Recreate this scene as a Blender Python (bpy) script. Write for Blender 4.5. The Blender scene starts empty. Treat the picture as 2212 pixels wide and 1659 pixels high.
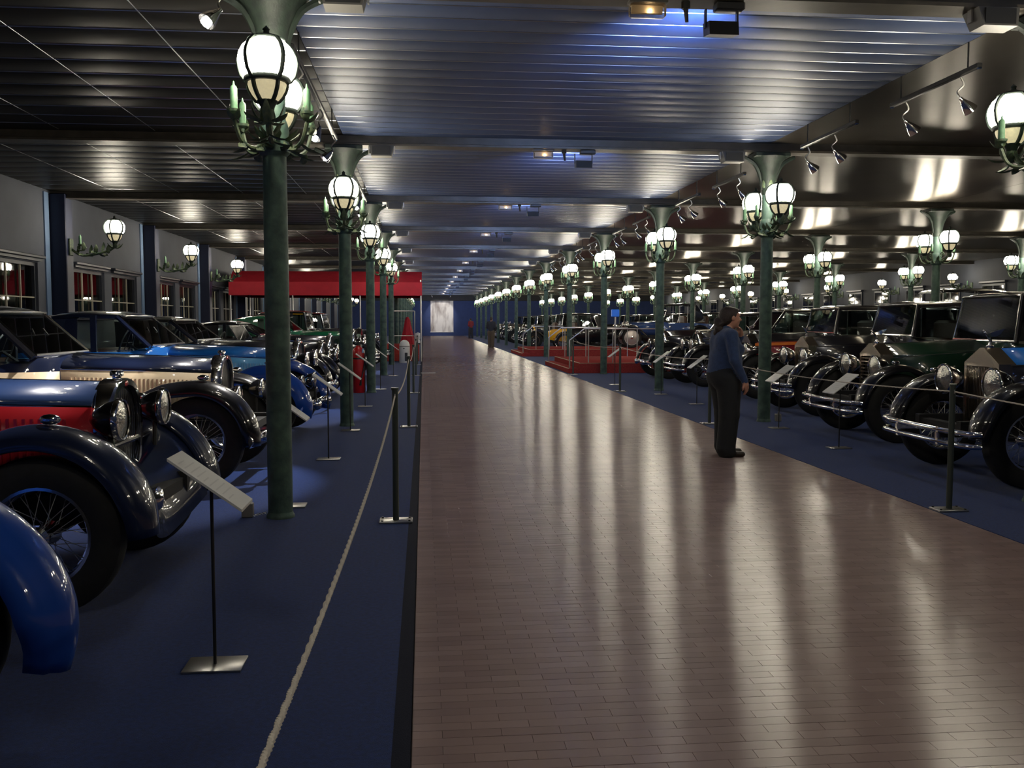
import bpy, bmesh, math, random
import numpy as np
from mathutils import Vector, Matrix
random.seed(7)
rng = np.random.default_rng(7)
SC = bpy.context.scene
COL = SC.collection
PI = math.pi

# ------------------------------------------------------------------ camera, light, exposure
FPX, CX, CY = 2000.0, 1106.0, 829.5          # focal length and centre in 2212x1659 pixels
CAM_Z = 1.50
PITCH = math.atan(136.5 / FPX)
YAW = math.atan(191.0 * math.cos(PITCH) / FPX)
cam_d = bpy.data.cameras.new('camera')
cam_d.sensor_width = 36.0
cam_d.sensor_fit = 'HORIZONTAL'
cam_d.lens = 36.0 * FPX / 2212.0
cam_d.clip_start, cam_d.clip_end = 0.05, 300
cam = bpy.data.objects.new('camera', cam_d)
cam.location = (0, 0, CAM_Z)
cam.rotation_euler = (PI / 2 - PITCH, 0, -YAW)
COL.objects.link(cam)
SC.camera = cam
CAM_M = cam.rotation_euler.to_matrix()

def ray(px, py):
    return CAM_M @ Vector(((px - CX) / FPX, -(py - CY) / FPX, -1.0))
def gp(px, py, z=0.0):
    """point of the horizontal plane z seen at a pixel of the photograph"""
    d = ray(px, py); t = (z - CAM_Z) / d.z
    return Vector((d.x * t, d.y * t, z))
def onx(px, py, x):
    """point of the vertical plane X = x seen at a pixel"""
    d = ray(px, py); t = x / d.x
    return Vector((x, d.y * t, CAM_Z + d.z * t))

world = bpy.data.worlds.new('night'); SC.world = world
world.use_nodes = True
world.node_tree.nodes['Background'].inputs[0].default_value = (0.010, 0.014, 0.030, 1)
world.node_tree.nodes['Background'].inputs[1].default_value = 0.3
SC.view_settings.view_transform = 'Standard'
SC.view_settings.look = 'None'
SC.view_settings.gamma = 1.0
SC.view_settings.use_curve_mapping = False
SC.view_settings.exposure = 1.55
try:                       # fewer light bounces keep the large frame quick to trace
    SC.cycles.max_bounces = 6; SC.cycles.diffuse_bounces = 3; SC.cycles.glossy_bounces = 4
    SC.cycles.transparent_max_bounces = 8
    SC.cycles.caustics_reflective = False; SC.cycles.caustics_refractive = False
except AttributeError:
    pass
LANTERN = 22.0            # radiance of the lantern glass
LANTERN_COL = (1.0, 0.91, 0.73)
FLOOD_W = 16.0            # blue floods under the beams
SPOT_W = 240.0            # lit display spots

# the building's grid
BAY = 6.2
Y0 = 7.15
ROWS_Y = [Y0 + BAY * i for i in range(-1, 14)]
XL, XR, XR2, XR3 = -1.10, 5.05, 11.25, 17.45
X_WALL_L, X_WALL_R, Y_END, Y_BACK = -7.40, 23.6, 94.0, -3.5
Z_CEIL, Z_BEAM = 4.08, 3.94
AISLE0, AISLE1 = -0.05, 4.01

# ------------------------------------------------------------------ materials
MATS = {}
def nmat(name):
    m = bpy.data.materials.new(name); m.use_nodes = True
    nt = m.node_tree
    return m, nt, nt.nodes['Principled BSDF']
def mat(name, col=(.5, .5, .5), rough=.5, metal=0., coat=0., emit=None, estr=0., spec=.5,
        noise=0., nscale=20., bump=0., bscale=60., aniso=0., col2=None, sheen=0.):
    if name in MATS: return MATS[name]
    m, nt, b = nmat(name)
    b.inputs['Base Color'].default_value = (*col, 1)
    b.inputs['Roughness'].default_value = rough
    b.inputs['Metallic'].default_value = metal
    b.inputs['Specular IOR Level'].default_value = spec
    b.inputs['Coat Weight'].default_value = coat
    b.inputs['Coat Roughness'].default_value = .03
    b.inputs['Sheen Weight'].default_value = sheen
    if aniso:
        b.inputs['Anisotropic'].default_value = aniso
    if emit:
        b.inputs['Emission Color'].default_value = (*emit, 1)
        b.inputs['Emission Strength'].default_value = estr
    if noise or bump or col2:
        tc = nt.nodes.new('ShaderNodeTexCoord')
    if noise or col2:
        n = nt.nodes.new('ShaderNodeTexNoise'); n.inputs['Scale'].default_value = nscale
        n.inputs['Detail'].default_value = 6
        nt.links.new(tc.outputs['Object'], n.inputs['Vector'])
        r = nt.nodes.new('ShaderNodeValToRGB')
        c2 = col2 or tuple(c * (1 - noise) for c in col)
        r.color_ramp.elements[0].position = .35; r.color_ramp.elements[1].position = .65
        r.color_ramp.elements[0].color = (*c2, 1); r.color_ramp.elements[1].color = (*col, 1)
        nt.links.new(n.outputs['Fac'], r.inputs['Fac'])
        nt.links.new(r.outputs['Color'], b.inputs['Base Color'])
    if bump:
        n2 = nt.nodes.new('ShaderNodeTexNoise'); n2.inputs['Scale'].default_value = bscale
        n2.inputs['Detail'].default_value = 4
        nt.links.new(tc.outputs['Object'], n2.inputs['Vector'])
        bp = nt.nodes.new('ShaderNodeBump'); bp.inputs['Strength'].default_value = bump
        bp.inputs['Distance'].default_value = .01
        nt.links.new(n2.outputs['Fac'], bp.inputs['Height'])
        nt.links.new(bp.outputs['Normal'], b.inputs['Normal'])
    MATS[name] = m
    return m
def glass(name, tint=(.75, .8, .8), rough=.02, ior=1.5):
    if name in MATS: return MATS[name]
    m, nt, b = nmat(name)
    nt.nodes.remove(b)
    out = nt.nodes['Material Output']
    tr = nt.nodes.new('ShaderNodeBsdfTransparent'); tr.inputs[0].default_value = (*tint, 1)
    gl = nt.nodes.new('ShaderNodeBsdfGlossy'); gl.inputs['Roughness'].default_value = rough
    fr = nt.nodes.new('ShaderNodeFresnel'); fr.inputs['IOR'].default_value = ior
    mx = nt.nodes.new('ShaderNodeMixShader')
    nt.links.new(fr.outputs[0], mx.inputs[0]); nt.links.new(tr.outputs[0], mx.inputs[1])
    nt.links.new(gl.outputs[0], mx.inputs[2]); nt.links.new(mx.outputs[0], out.inputs['Surface'])
    MATS[name] = m
    return m
def paint(name, col, rough=.3):
    return mat('paint_' + name, col, rough=rough, coat=1.0, spec=.2)

M_CHROME = mat('chrome', (.78, .77, .76), rough=.09, metal=1)
M_NICKEL = mat('nickel', (.62, .54, .45), rough=.24, metal=1)
M_STEEL = mat('brushed_steel', (.45, .44, .42), rough=.35, metal=1)
M_RUBBER = mat('tyre_rubber', (.012, .012, .012), rough=.75, noise=.3, nscale=30)
M_DARK = mat('underbody', (.012, .012, .013), rough=.7)
M_BLACK = paint('black', (.006, .006, .008))
M_LEATHER = mat('leather', (.05, .022, .012), rough=.5, bump=.2, bscale=40)
M_GLASS = glass('car_glass')
M_LENS = mat('lamp_lens', (.42, .42, .39), rough=.07, metal=.85, bump=.35, bscale=70)
M_RED_LENS = mat('red_lens', (.5, .01, .01), rough=.15, coat=1)
M_VERD = mat('verdigris', (.078, .140, .105), rough=.62, col2=(.034, .066, .058), nscale=9, bump=.35, bscale=25)
M_VERDC = mat('verdigris_dimmed', (.011, .021, .014), rough=.6, col2=(.005, .010, .008), nscale=14, bump=.35, bscale=25)  # capital's verdigris, its colour darkened to offset the close lantern light
M_VERD2 = mat('verdigris_gilt', (.10, .13, .065), rough=.55, col2=(.03, .06, .045), nscale=30, bump=.3, bscale=40)
M_CANDLE = mat('candle_green', (.10, .22, .12), rough=.6, noise=.3, nscale=25)
M_LANT = mat('lantern_glass', (.9, .88, .8), rough=.4, emit=LANTERN_COL, estr=LANTERN)
M_LCUP = mat('lantern_cup_glass', (.75, .68, .45), rough=.35, emit=(1, .85, .5), estr=.16, noise=.2, nscale=40)
M_IRON = mat('dark_iron', (.02, .03, .025), rough=.5, metal=.3)

# ------------------------------------------------------------------ mesh builder
class MB:
    def __init__(s):
        s.v = []; s.f = []
    def add(s, vs, fs):
        o = len(s.v)
        s.v.extend([tuple(p) for p in vs])
        s.f.extend([tuple(i + o for i in f) for f in fs])
        return s
    def box(s, c, size, rz=0., bev=0.):
        hx, hy, hz = size[0] / 2, size[1] / 2, size[2] / 2
        cs, sn = math.cos(rz), math.sin(rz)
        def P(x, y, z): return (c[0] + x * cs - y * sn, c[1] + x * sn + y * cs, c[2] + z)
        if not bev:
            vs = [P(x, y, z) for z in (-hz, hz) for y in (-hy, hy) for x in (-hx, hx)]
            return s.add(vs, [(0, 2, 3, 1), (4, 5, 7, 6), (0, 1, 5, 4), (2, 6, 7, 3), (0, 4, 6, 2), (1, 3, 7, 5)])
        b = bev
        rings = []
        for z, i in ((-hz, b), (-hz + b, 0), (hz - b, 0), (hz, b)):
            X, Y = hx - i, hy - i
            k = b
            rings.append([P(X - k, -Y, z), P(X, -Y + k, z), P(X, Y - k, z), P(X - k, Y, z),
                          P(-X + k, Y, z), P(-X, Y - k, z), P(-X, -Y + k, z), P(-X + k, -Y, z)])
        return s.loft(rings, closed=True, cap=True)
    def loft(s, secs, closed=False, cap=False, wrap=False):
        n = len(secs[0]); o = len(s.v)
        for sec in secs: s.v.extend([tuple(p) for p in sec])
        m = len(secs)
        for i in range(m if wrap else m - 1):
            a, b = o + i * n, o + ((i + 1) % m) * n
            for j in range(n if closed else n - 1):
                k = (j + 1) % n
                s.f.append((a + j, a + k, b + k, b + j))
        if cap:
            s.f.append(tuple(o + j for j in reversed(range(n))))
            s.f.append(tuple(o + (m - 1) * n + j for j in range(n)))
        return s
    def cyl(s, p0, p1, r0, r1=None, n=12, cap=True):
        r1 = r0 if r1 is None else r1
        p0, p1 = Vector(p0), Vector(p1)
        d = (p1 - p0).normalized()
        a = d.orthogonal().normalized(); b = d.cross(a)
        ring = lambda p, r: [p + (a * math.cos(2 * PI * k / n) + b * math.sin(2 * PI * k / n)) * r for k in range(n)]
        return s.loft([ring(p0, r0), ring(p1, r1)], closed=True, cap=cap)
    def tube(s, pts, r, n=8, cap=True, wrap=False):
        pts = [Vector(p) for p in pts]; m = len(pts)
        rr = r if isinstance(r, (list, tuple)) else [r] * m
        secs = []; up = None
        for i, p in enumerate(pts):
            if wrap: d = (pts[(i + 1) % m] - pts[i - 1]).normalized()
            else: d = (pts[min(i + 1, m - 1)] - pts[max(i - 1, 0)]).normalized()
            if up is None: up = d.orthogonal().normalized()
            up = (up - d * up.dot(d))
            up = up.normalized() if up.length > 1e-6 else d.orthogonal().normalized()
            b = d.cross(up)
            secs.append([p + (up * math.cos(2 * PI * k / n) + b * math.sin(2 * PI * k / n)) * rr[i] for k in range(n)])
        return s.loft(secs, closed=True, cap=cap and not wrap, wrap=wrap)
    def lathe(s, prof, c=(0, 0, 0), axis='z', n=24, a0=0., a1=None, cap=False):
        """prof: (radius, height) pairs turned about an axis through c"""
        full = a1 is None
        k = n if full else n + 1
        secs = []
        for r, h in prof:
            ring = []
            for i in range(k):
                a = a0 + (2 * PI if full else (a1 - a0)) * i / n
                x, y = r * math.cos(a), r * math.sin(a)
                if axis == 'z': q = (x, y, h)
                elif axis == 'x': q = (h, x, y)
                else: q = (y, h, x)
                ring.append((c[0] + q[0], c[1] + q[1], c[2] + q[2]))
            secs.append(ring)
        return s.loft(secs, closed=full, cap=cap)
    def ball(s, c, r, n=12, m=8):
        rx, ry, rz = (r, r, r) if not isinstance(r, (tuple, list)) else r
        secs = []
        for j in range(m + 1):
            t = PI * j / m; q = max(math.sin(t), 1e-3)
            secs.append([(c[0] + rx * q * math.cos(2 * PI * i / n), c[1] + ry * q * math.sin(2 * PI * i / n),
                          c[2] - rz * math.cos(t)) for i in range(n)])
        return s.loft(secs, closed=True, cap=True)
    def mesh(s, name, m, smooth=True, ang=38):
        me = bpy.data.meshes.new(name)
        me.from_pydata(s.v, [], s.f)
        me.update()
        bm = bmesh.new(); bm.from_mesh(me)
        bmesh.ops.recalc_face_normals(bm, faces=bm.faces)
        bm.to_mesh(me); bm.free()
        if m: me.materials.append(m)
        if smooth:
            me.polygons.foreach_set('use_smooth', [True] * len(me.polygons))
            me.set_sharp_from_angle(angle=math.radians(ang))
        return me
    def build(s, name, m, parent=None, smooth=True, ang=38, loc=None, solid=0.):
        o = bpy.data.objects.new(name, s.mesh(name, m, smooth, ang))
        COL.objects.link(o)
        if parent: o.parent = parent
        if loc: o.location = loc
        if solid:
            sm = o.modifiers.new('thickness', 'SOLIDIFY'); sm.thickness = solid; sm.offset = 0
        return o

def tag(o, label=None, cat=None, group=None, kind=None):
    if label: o['label'] = label
    if cat: o['category'] = cat
    if group: o['group'] = group
    if kind: o['kind'] = kind
    return o
def thing(name, label, cat, loc=(0, 0, 0), rz=0., group=None):
    o = bpy.data.objects.new(name, None); COL.objects.link(o)
    o.empty_display_size = .2
    o.location = loc; o.rotation_euler = (0, 0, rz)
    return tag(o, label, cat, group)
KIDS = {}
def copy_tree(o, parent=None, loc=None, rz=None, label=None, group=None):
    c = o.copy(); COL.objects.link(c)
    if parent is not None: c.parent = parent
    if loc is not None: c.location = loc
    if rz is not None: c.rotation_euler = (0, 0, rz)
    if label: c['label'] = label
    if group: c['group'] = group
    for ch in list(o.children): copy_tree(ch, c)
    return c
def spline(pts, per=6):
    """Catmull-Rom through 2D/3D points"""
    P = [Vector(p) for p in pts]; out = []
    for i in range(len(P) - 1):
        a, b, c, d = P[max(i - 1, 0)], P[i], P[i + 1], P[min(i + 2, len(P) - 1)]
        for k in range(per):
            t = k / per
            out.append(.5 * (2 * b + (c - a) * t + (2 * a - 5 * b + 4 * c - d) * t * t + (3 * b - a - 3 * c + d) * t ** 3))
    out.append(P[-1])
    return out
# ------------------------------------------------------------------ floor
M_CARPET = mat('blue_carpet', (.008, .036, .175), rough=.95, spec=.15, noise=.35, nscale=45, bump=.5, bscale=260, sheen=.15)
M_DARK_STRIP = mat('dark_strip', (.008, .011, .028), rough=.9, spec=.2, bump=.4, bscale=200)
M_GROUT = mat('grout', (.11, .08, .07), rough=.8)
def stretch(nt, b, k):
    """polish that runs along the hall: highlights stretch along world Y"""
    t = nt.nodes.new('ShaderNodeCombineXYZ'); t.inputs[1].default_value = 1.0
    b.inputs['Anisotropic'].default_value = k
    nt.links.new(t.outputs[0], b.inputs['Tangent'])
def brick_material(name, textured):
    m, nt, b = nmat(name)
    b.inputs['Roughness'].default_value = .27
    b.inputs['Specular IOR Level'].default_value = .45
    tc = nt.nodes.new('ShaderNodeTexCoord')
    if textured:
        mp = nt.nodes.new('ShaderNodeMapping')
        nt.links.new(tc.outputs['Object'], mp.inputs['Vector'])
        br = nt.nodes.new('ShaderNodeTexBrick')
        br.inputs['Color1'].default_value = (.365, .26, .24, 1); br.inputs['Color2'].default_value = (.335, .238, .22, 1)
        br.inputs['Mortar'].default_value = (.24, .155, .13, 1)
        br.inputs['Scale'].default_value = 1.0
        br.inputs['Brick Width'].default_value = .216; br.inputs['Row Height'].default_value = .0635
        br.inputs['Mortar Size'].default_value = .002
        nt.links.new(mp.outputs[0], br.inputs['Vector'])
        nt.links.new(br.outputs['Color'], b.inputs['Base Color'])
    else:
        at = nt.nodes.new('ShaderNodeAttribute'); at.attribute_name = 'tint'
        r = nt.nodes.new('ShaderNodeValToRGB')
        r.color_ramp.elements[0].color = (.315, .222, .205, 1); r.color_ramp.elements[1].color = (.385, .276, .255, 1)
        nt.links.new(at.outputs['Fac'], r.inputs['Fac'])
        nt.links.new(r.outputs['Color'], b.inputs['Base Color'])
    n = nt.nodes.new('ShaderNodeTexNoise'); n.inputs['Scale'].default_value = 9; n.inputs['Detail'].default_value = 3
    nt.links.new(tc.outputs['Object'], n.inputs['Vector'])
    mr = nt.nodes.new('ShaderNodeMapRange')
    mr.inputs['To Min'].default_value = .21; mr.inputs['To Max'].default_value = .27
    nt.links.new(n.outputs['Fac'], mr.inputs['Value']); nt.links.new(mr.outputs[0], b.inputs['Roughness'])
    if textured:
        m2 = nt.nodes.new('ShaderNodeMapping'); m2.inputs['Scale'].default_value = (.35, 11.0, 1.0)
        nt.links.new(tc.outputs['Object'], m2.inputs['Vector'])
        n2 = nt.nodes.new('ShaderNodeTexNoise'); n2.inputs['Scale'].default_value = 1.0; n2.inputs['Detail'].default_value = 1
        nt.links.new(m2.outputs[0], n2.inputs['Vector'])
        bp = nt.nodes.new('ShaderNodeBump'); bp.inputs['Strength'].default_value = 1.0; bp.inputs['Distance'].default_value = .0006
        nt.links.new(n2.outputs['Fac'], bp.inputs['Height']); nt.links.new(bp.outputs['Normal'], b.inputs['Normal'])
    stretch(nt, b, .9)
    MATS[name] = m
    return m
M_BRICK = brick_material('glazed_brick', False)
M_BRICKFAR = brick_material('glazed_brick_far', True)

BR_L, BR_W, GAP = .216, .0635, .0013
BRICK_Y0, BRICK_Y1 = 2.55, 16.05
floor = MB().box(((X_WALL_L + X_WALL_R) / 2, (Y_BACK + Y_END) / 2, -.11), (X_WALL_R - X_WALL_L + .6, Y_END - Y_BACK + .6, .2)).build('floor', M_GROUT, smooth=False)
tag(floor, kind='structure')
def floor_part(name, x0, x1, y0, y1, z1, m):
    return MB().box(((x0 + x1) / 2, (y0 + y1) / 2, z1 - .006), (x1 - x0, y1 - y0, .012)).build(name, m, floor, smooth=False)
floor_part('carpet', X_WALL_L, AISLE0 - .07, Y_BACK, Y_END, 0, M_CARPET)
floor_part('carpet', AISLE1 + .01, X_WALL_R, Y_BACK, Y_END, 0, M_CARPET)
floor_part('dark_strip', AISLE0 - .07, AISLE0 - .005, Y_BACK, Y_END, .001, M_DARK_STRIP)  # narrow darker strip along the aisle edge
floor_part('brick_paving', AISLE0, AISLE1 + .01, BRICK_Y1, Y_END, 0, M_BRICKFAR)
floor_part('brick_paving', AISLE0, AISLE1 + .01, Y_BACK, BRICK_Y0, 0, M_BRICKFAR)
# each brick of the aisle: the 300 that show largest are parts, the others one joined part
def brick_shape(x0, x1, y0, y1, dz=0., tilt=0.):
    c = .0006; z0 = -.009
    X0, X1, Y0_, Y1_ = x0 + GAP / 2, x1 - GAP / 2, y0 + GAP / 2, y1 - GAP / 2
    v = [(X0, Y0_, z0), (X1, Y0_, z0), (X1, Y1_, z0), (X0, Y1_, z0),
         (X0, Y0_, -c + dz), (X1, Y0_, -c + dz), (X1, Y1_, -c + dz), (X0, Y1_, -c + dz),
         (X0 + c, Y0_ + c, dz), (X1 - c, Y0_ + c, dz), (X1 - c, Y1_ - c, dz), (X0 + c, Y1_ - c, dz)]
    ym = (Y0_ + Y1_) / 2
    v = [(p[0], p[1], p[2] + (tilt * (p[1] - ym) if k > 3 else 0)) for k, p in enumerate(v)]
    f = [(0, 1, 5, 4), (1, 2, 6, 5), (2, 3, 7, 6), (3, 0, 4, 7), (4, 5, 9, 8), (5, 6, 10, 9), (6, 7, 11, 10), (7, 4, 8, 11), (8, 9, 10, 11)]
    return v, f
bricks = []
row = 0; y = BRICK_Y0
while y < BRICK_Y1 - 1e-6:
    off = (BR_L / 2 if row % 2 else 0.)
    x = AISLE0 - off
    while x < AISLE1 - 1e-6:
        x0, x1 = max(x, AISLE0), min(x + BR_L, AISLE1)
        if x1 - x0 > .02: bricks.append((x0, x1, y, min(y + BR_W, BRICK_Y1)))
        x += BR_L
    y += BR_W; row += 1
def px_size(b):
    cx, cy = (b[0] + b[1]) / 2, (b[2] + b[3]) / 2
    q = CAM_M.transposed() @ (Vector((cx, cy, 0)) - Vector((0, 0, CAM_Z)))
    zc = -q.z
    u, w = CX + FPX * q.x / zc, CY - FPX * q.y / zc
    if not (0 < u < 2212 and 0 < w < 1652): return 0
    return (b[1] - b[0]) / zc ** 3
sizes = np.array([px_size(b) for b in bricks])
near = set(np.argsort(-sizes)[:300].tolist())
variants = {}
def set_tint(me, vals):
    a = me.attributes.new('tint', 'FLOAT', 'FACE'); a.data.foreach_set('value', vals)
for i in near:
    x0, x1, y0, y1 = bricks[i]
    key = (round(x1 - x0, 3), rng.integers(0, 14))
    if key not in variants:
        v, f = brick_shape(-(x1 - x0) / 2, (x1 - x0) / 2, -BR_W / 2, BR_W / 2, float(rng.uniform(-.0003, .0003)), float(rng.normal(0, .004)))
        me = bpy.data.meshes.new('brick'); me.from_pydata(v, [], f); me.materials.append(M_BRICK)
        set_tint(me, [float(rng.random())] * len(f)); variants[key] = me
    o = bpy.data.objects.new('brick', variants[key]); COL.objects.link(o)
    o.parent = floor; o.location = ((x0 + x1) / 2, (y0 + y1) / 2, 0)
V, F, T = [], [], []
for i, b in enumerate(bricks):
    if i in near: continue
    v, f = brick_shape(*b, dz=float(rng.uniform(-.0003, .0003)), tilt=float(rng.normal(0, .004)))
    o = len(V); V += v; F += [tuple(k + o for k in q) for q in f]; T += [float(rng.random())] * len(f)
me = bpy.data.meshes.new('brick_paving'); me.from_pydata(V, [], F); me.materials.append(M_BRICK); set_tint(me, T)
o = bpy.data.objects.new('brick_paving', me); COL.objects.link(o); o.parent = floor; o['kind'] = 'stuff'

# ------------------------------------------------------------------ ceiling
M_PLANK = mat('blue_grey_plank', (.072, .10, .195), rough=.48, metal=.2, spec=.2, noise=.12, nscale=3)
M_BLACKPANEL = mat('black_gloss_panel', (.014, .013, .011), rough=.42, metal=.0, spec=.09)
M_BROWNCEIL = mat('satin_grey_ceiling', (.24, .215, .18), rough=.30, metal=.9, noise=.1, nscale=2)
stretch(M_BROWNCEIL.node_tree, M_BROWNCEIL.node_tree.nodes['Principled BSDF'], .85)
M_BEAM = mat('dark_beam', (.085, .075, .060), rough=.38, metal=.4, noise=.3, nscale=6)
ceiling = MB().box(((X_WALL_L + X_WALL_R) / 2, (Y_BACK + Y_END) / 2, Z_CEIL + .16), (X_WALL_R - X_WALL_L + .6, Y_END - Y_BACK + .6, .2)).build('ceiling', M_IRON, smooth=False)
tag(ceiling, kind='structure')
PW = BAY / 19
def plank_mesh(name, lx, ly, m, round_=.018, t=.03):
    """a plank or panel with softly rolled lower long edges"""
    b = MB(); prof = []
    for k in range(5):
        a = PI / 2 * k / 4
        prof.append((-ly / 2 + round_ * (1 - math.sin(a)), -t + round_ * (1 - math.cos(a))) if False else
                    (-ly / 2 + round_ * (1 - math.cos(a)), -t + round_ * (1 - math.sin(a))))
    half = [(-ly / 2, 0)] + prof
    full = half + [(-p[0], p[1]) for p in reversed(half)]
    b.loft([[(x, q[0], q[1]) for q in full] for x in (-lx / 2, lx / 2)], closed=True, cap=True)
    return b.mesh(name, m, True, 50)
xa0, xa1 = XL, XR
me_plank = plank_mesh('plank', xa1 - xa0, PW - .006, M_PLANK, .010)
n_pl = 0
for bay in range(-1, 4):
    for k in range(19):
        yy = Y0 + BAY * bay + PW * (k + .5)
        if yy < 4: continue
        o = bpy.data.objects.new('plank', me_plank); COL.objects.link(o); o.parent = ceiling
        o.location = ((xa0 + xa1) / 2, yy, Z_CEIL + .03)
M_SEAM = mat('aluminium_seam', (.55, .56, .58), rough=.28, metal=1)
def seam_mesh(name, L, axis, r=.006):
    p0, p1 = ((-L / 2, 0, 0), (L / 2, 0, 0)) if axis == 'x' else ((0, -L / 2, 0), (0, L / 2, 0))
    return MB().cyl(p0, p1, r, n=8).mesh(name, M_SEAM)
me_seam = seam_mesh('joint_strip', xa1 - xa0 - .02, 'x', .0045)
for bay in range(-1, 4):
    for k in range(19):
        yy = Y0 + BAY * bay + PW * k
        if yy < 4: continue
        o = bpy.data.objects.new('joint_strip', me_seam); COL.objects.link(o); o.parent = ceiling
        o.location = ((xa0 + xa1) / 2, yy, Z_CEIL + .001)
far = MB().box(((xa0 + xa1) / 2, (Y0 + BAY * 4 + Y_END) / 2, Z_CEIL + .015), (xa1 - xa0, Y_END - Y0 - BAY * 4, .03)).build('plank_field', M_PLANK, ceiling, smooth=False)
nearp = MB().box(((xa0 + xa1) / 2, (Y_BACK + 4) / 2, Z_CEIL + .015), (xa1 - xa0, 4 - Y_BACK, .03)).build('plank_field', M_PLANK, ceiling, smooth=False)
PX_, PY_ = (XL - X_WALL_L) / 5, BAY / 12
me_panel = plank_mesh('ceiling_panel', PX_ - .012, PY_ - .010, M_BLACKPANEL, .012)
for bay in range(0, 5):
    for k in range(12):
        for j in range(5):
            yy = Y0 + BAY * bay + PY_ * (k + .5)
            o = bpy.data.objects.new('ceiling_panel', me_panel); COL.objects.link(o); o.parent = ceiling
            o.location = (X_WALL_L + PX_ * (j + .5), yy, Z_CEIL + .03)
me_sx = seam_mesh('joint_strip', XL - X_WALL_L - .02, 'x', .007); me_sy = seam_mesh('joint_strip', BAY - .3, 'y', .007)
for bay in range(0, 5):
    for k in range(12):
        o = bpy.data.objects.new('joint_strip', me_sx); COL.objects.link(o); o.parent = ceiling
        o.location = ((X_WALL_L + XL) / 2, Y0 + BAY * bay + PY_ * k, Z_CEIL + .003)
    for j in range(1, 5):
        o = bpy.data.objects.new('joint_strip', me_sy); COL.objects.link(o); o.parent = ceiling
        o.location = (X_WALL_L + PX_ * j, Y0 + BAY * (bay + .5), Z_CEIL + .003)
MB().box(((X_WALL_L + XL) / 2, (Y0 + BAY * 5 + Y_END) / 2, Z_CEIL + .015), (XL - X_WALL_L, Y_END - Y0 - BAY * 5, .03)).build('panel_field', M_BLACKPANEL, ceiling, smooth=False)
MB().box(((X_WALL_L + XL) / 2, (Y_BACK + Y0) / 2, Z_CEIL + .015), (XL - X_WALL_L, Y0 - Y_BACK, .03)).build('panel_field', M_BLACKPANEL, ceiling, smooth=False)
for a, b_ in ((XR, XR2), (XR2, XR3), (XR3, X_WALL_R)):
    MB().box(((a + b_) / 2, (Y_BACK + Y_END) / 2, Z_CEIL + .015), (b_ - a - .01, Y_END - Y_BACK, .03)).build('panel_field', M_BROWNCEIL, ceiling, smooth=False)
me_b = None
for yy in ROWS_Y:
    if me_b is None:
        b = MB(); W = X_WALL_R - X_WALL_L
        prof = [(-.13, 0), (.13, 0), (.13, .03), (.07, .045), (.07, .17), (-.07, .17), (-.07, .045), (-.13, .03)]
        b.loft([[(x, p[0], p[1]) for p in prof] for x in (-W / 2, W / 2)], closed=True, cap=True)
        me_b = b.mesh('beam', M_BEAM, False)
    o = bpy.data.objects.new('beam', me_b); COL.objects.link(o); o.parent = ceiling
    o.location = ((X_WALL_L + X_WALL_R) / 2, yy, Z_BEAM)

# ------------------------------------------------------------------ walls
M_WALL = mat('grey_wall', (.078, .086, .112), rough=.8, noise=.12, nscale=2, bump=.1, bscale=30)
M_WALLBLUE = mat('blue_wall', (.025, .05, .16), rough=.7, noise=.15, nscale=3)
M_PILASTER = mat('dark_blue_pilaster', (.006, .011, .040), rough=.5)
M_PALEBLUE = mat('pale_blue_band', (.14, .22, .36), rough=.6)
M_WOOD = mat('dark_window_wood', (.018, .022, .035), rough=.4)
M_CREAM = mat('cream_bar', (.35, .32, .24), rough=.5)
M_PANE = mat('dark_window_glass', (.006, .006, .006), rough=.03, spec=.8)
M_BLIND = mat('blind_fabric', (.10, .085, .07), rough=.8, noise=.4, nscale=12)
WIN_Z0, WIN_Z1 = .85, 2.62
wins = []
for bay in range(1, 6):
    yb = Y0 + BAY * bay
    for a, c in ((1.0, 2.95), (3.45, 5.40)): wins.append((yb + a, yb + c))
b = MB(); t = .30; xw = X_WALL_L
def wl(y0, y1, z0, z1): b.box((xw - t / 2, (y0 + y1) / 2, (z0 + z1) / 2), (t, y1 - y0, z1 - z0))
prev = Y_BACK
for y0, y1 in wins:
    wl(prev, y0, 0, Z_CEIL + .2); wl(y0, y1, 0, WIN_Z0); wl(y0, y1, WIN_Z1, Z_CEIL + .2); prev = y1
wl(prev, Y_END, 0, Z_CEIL + .2)
wall_left = tag(b.build('wall_left', M_WALL, smooth=False), kind='structure')
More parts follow.
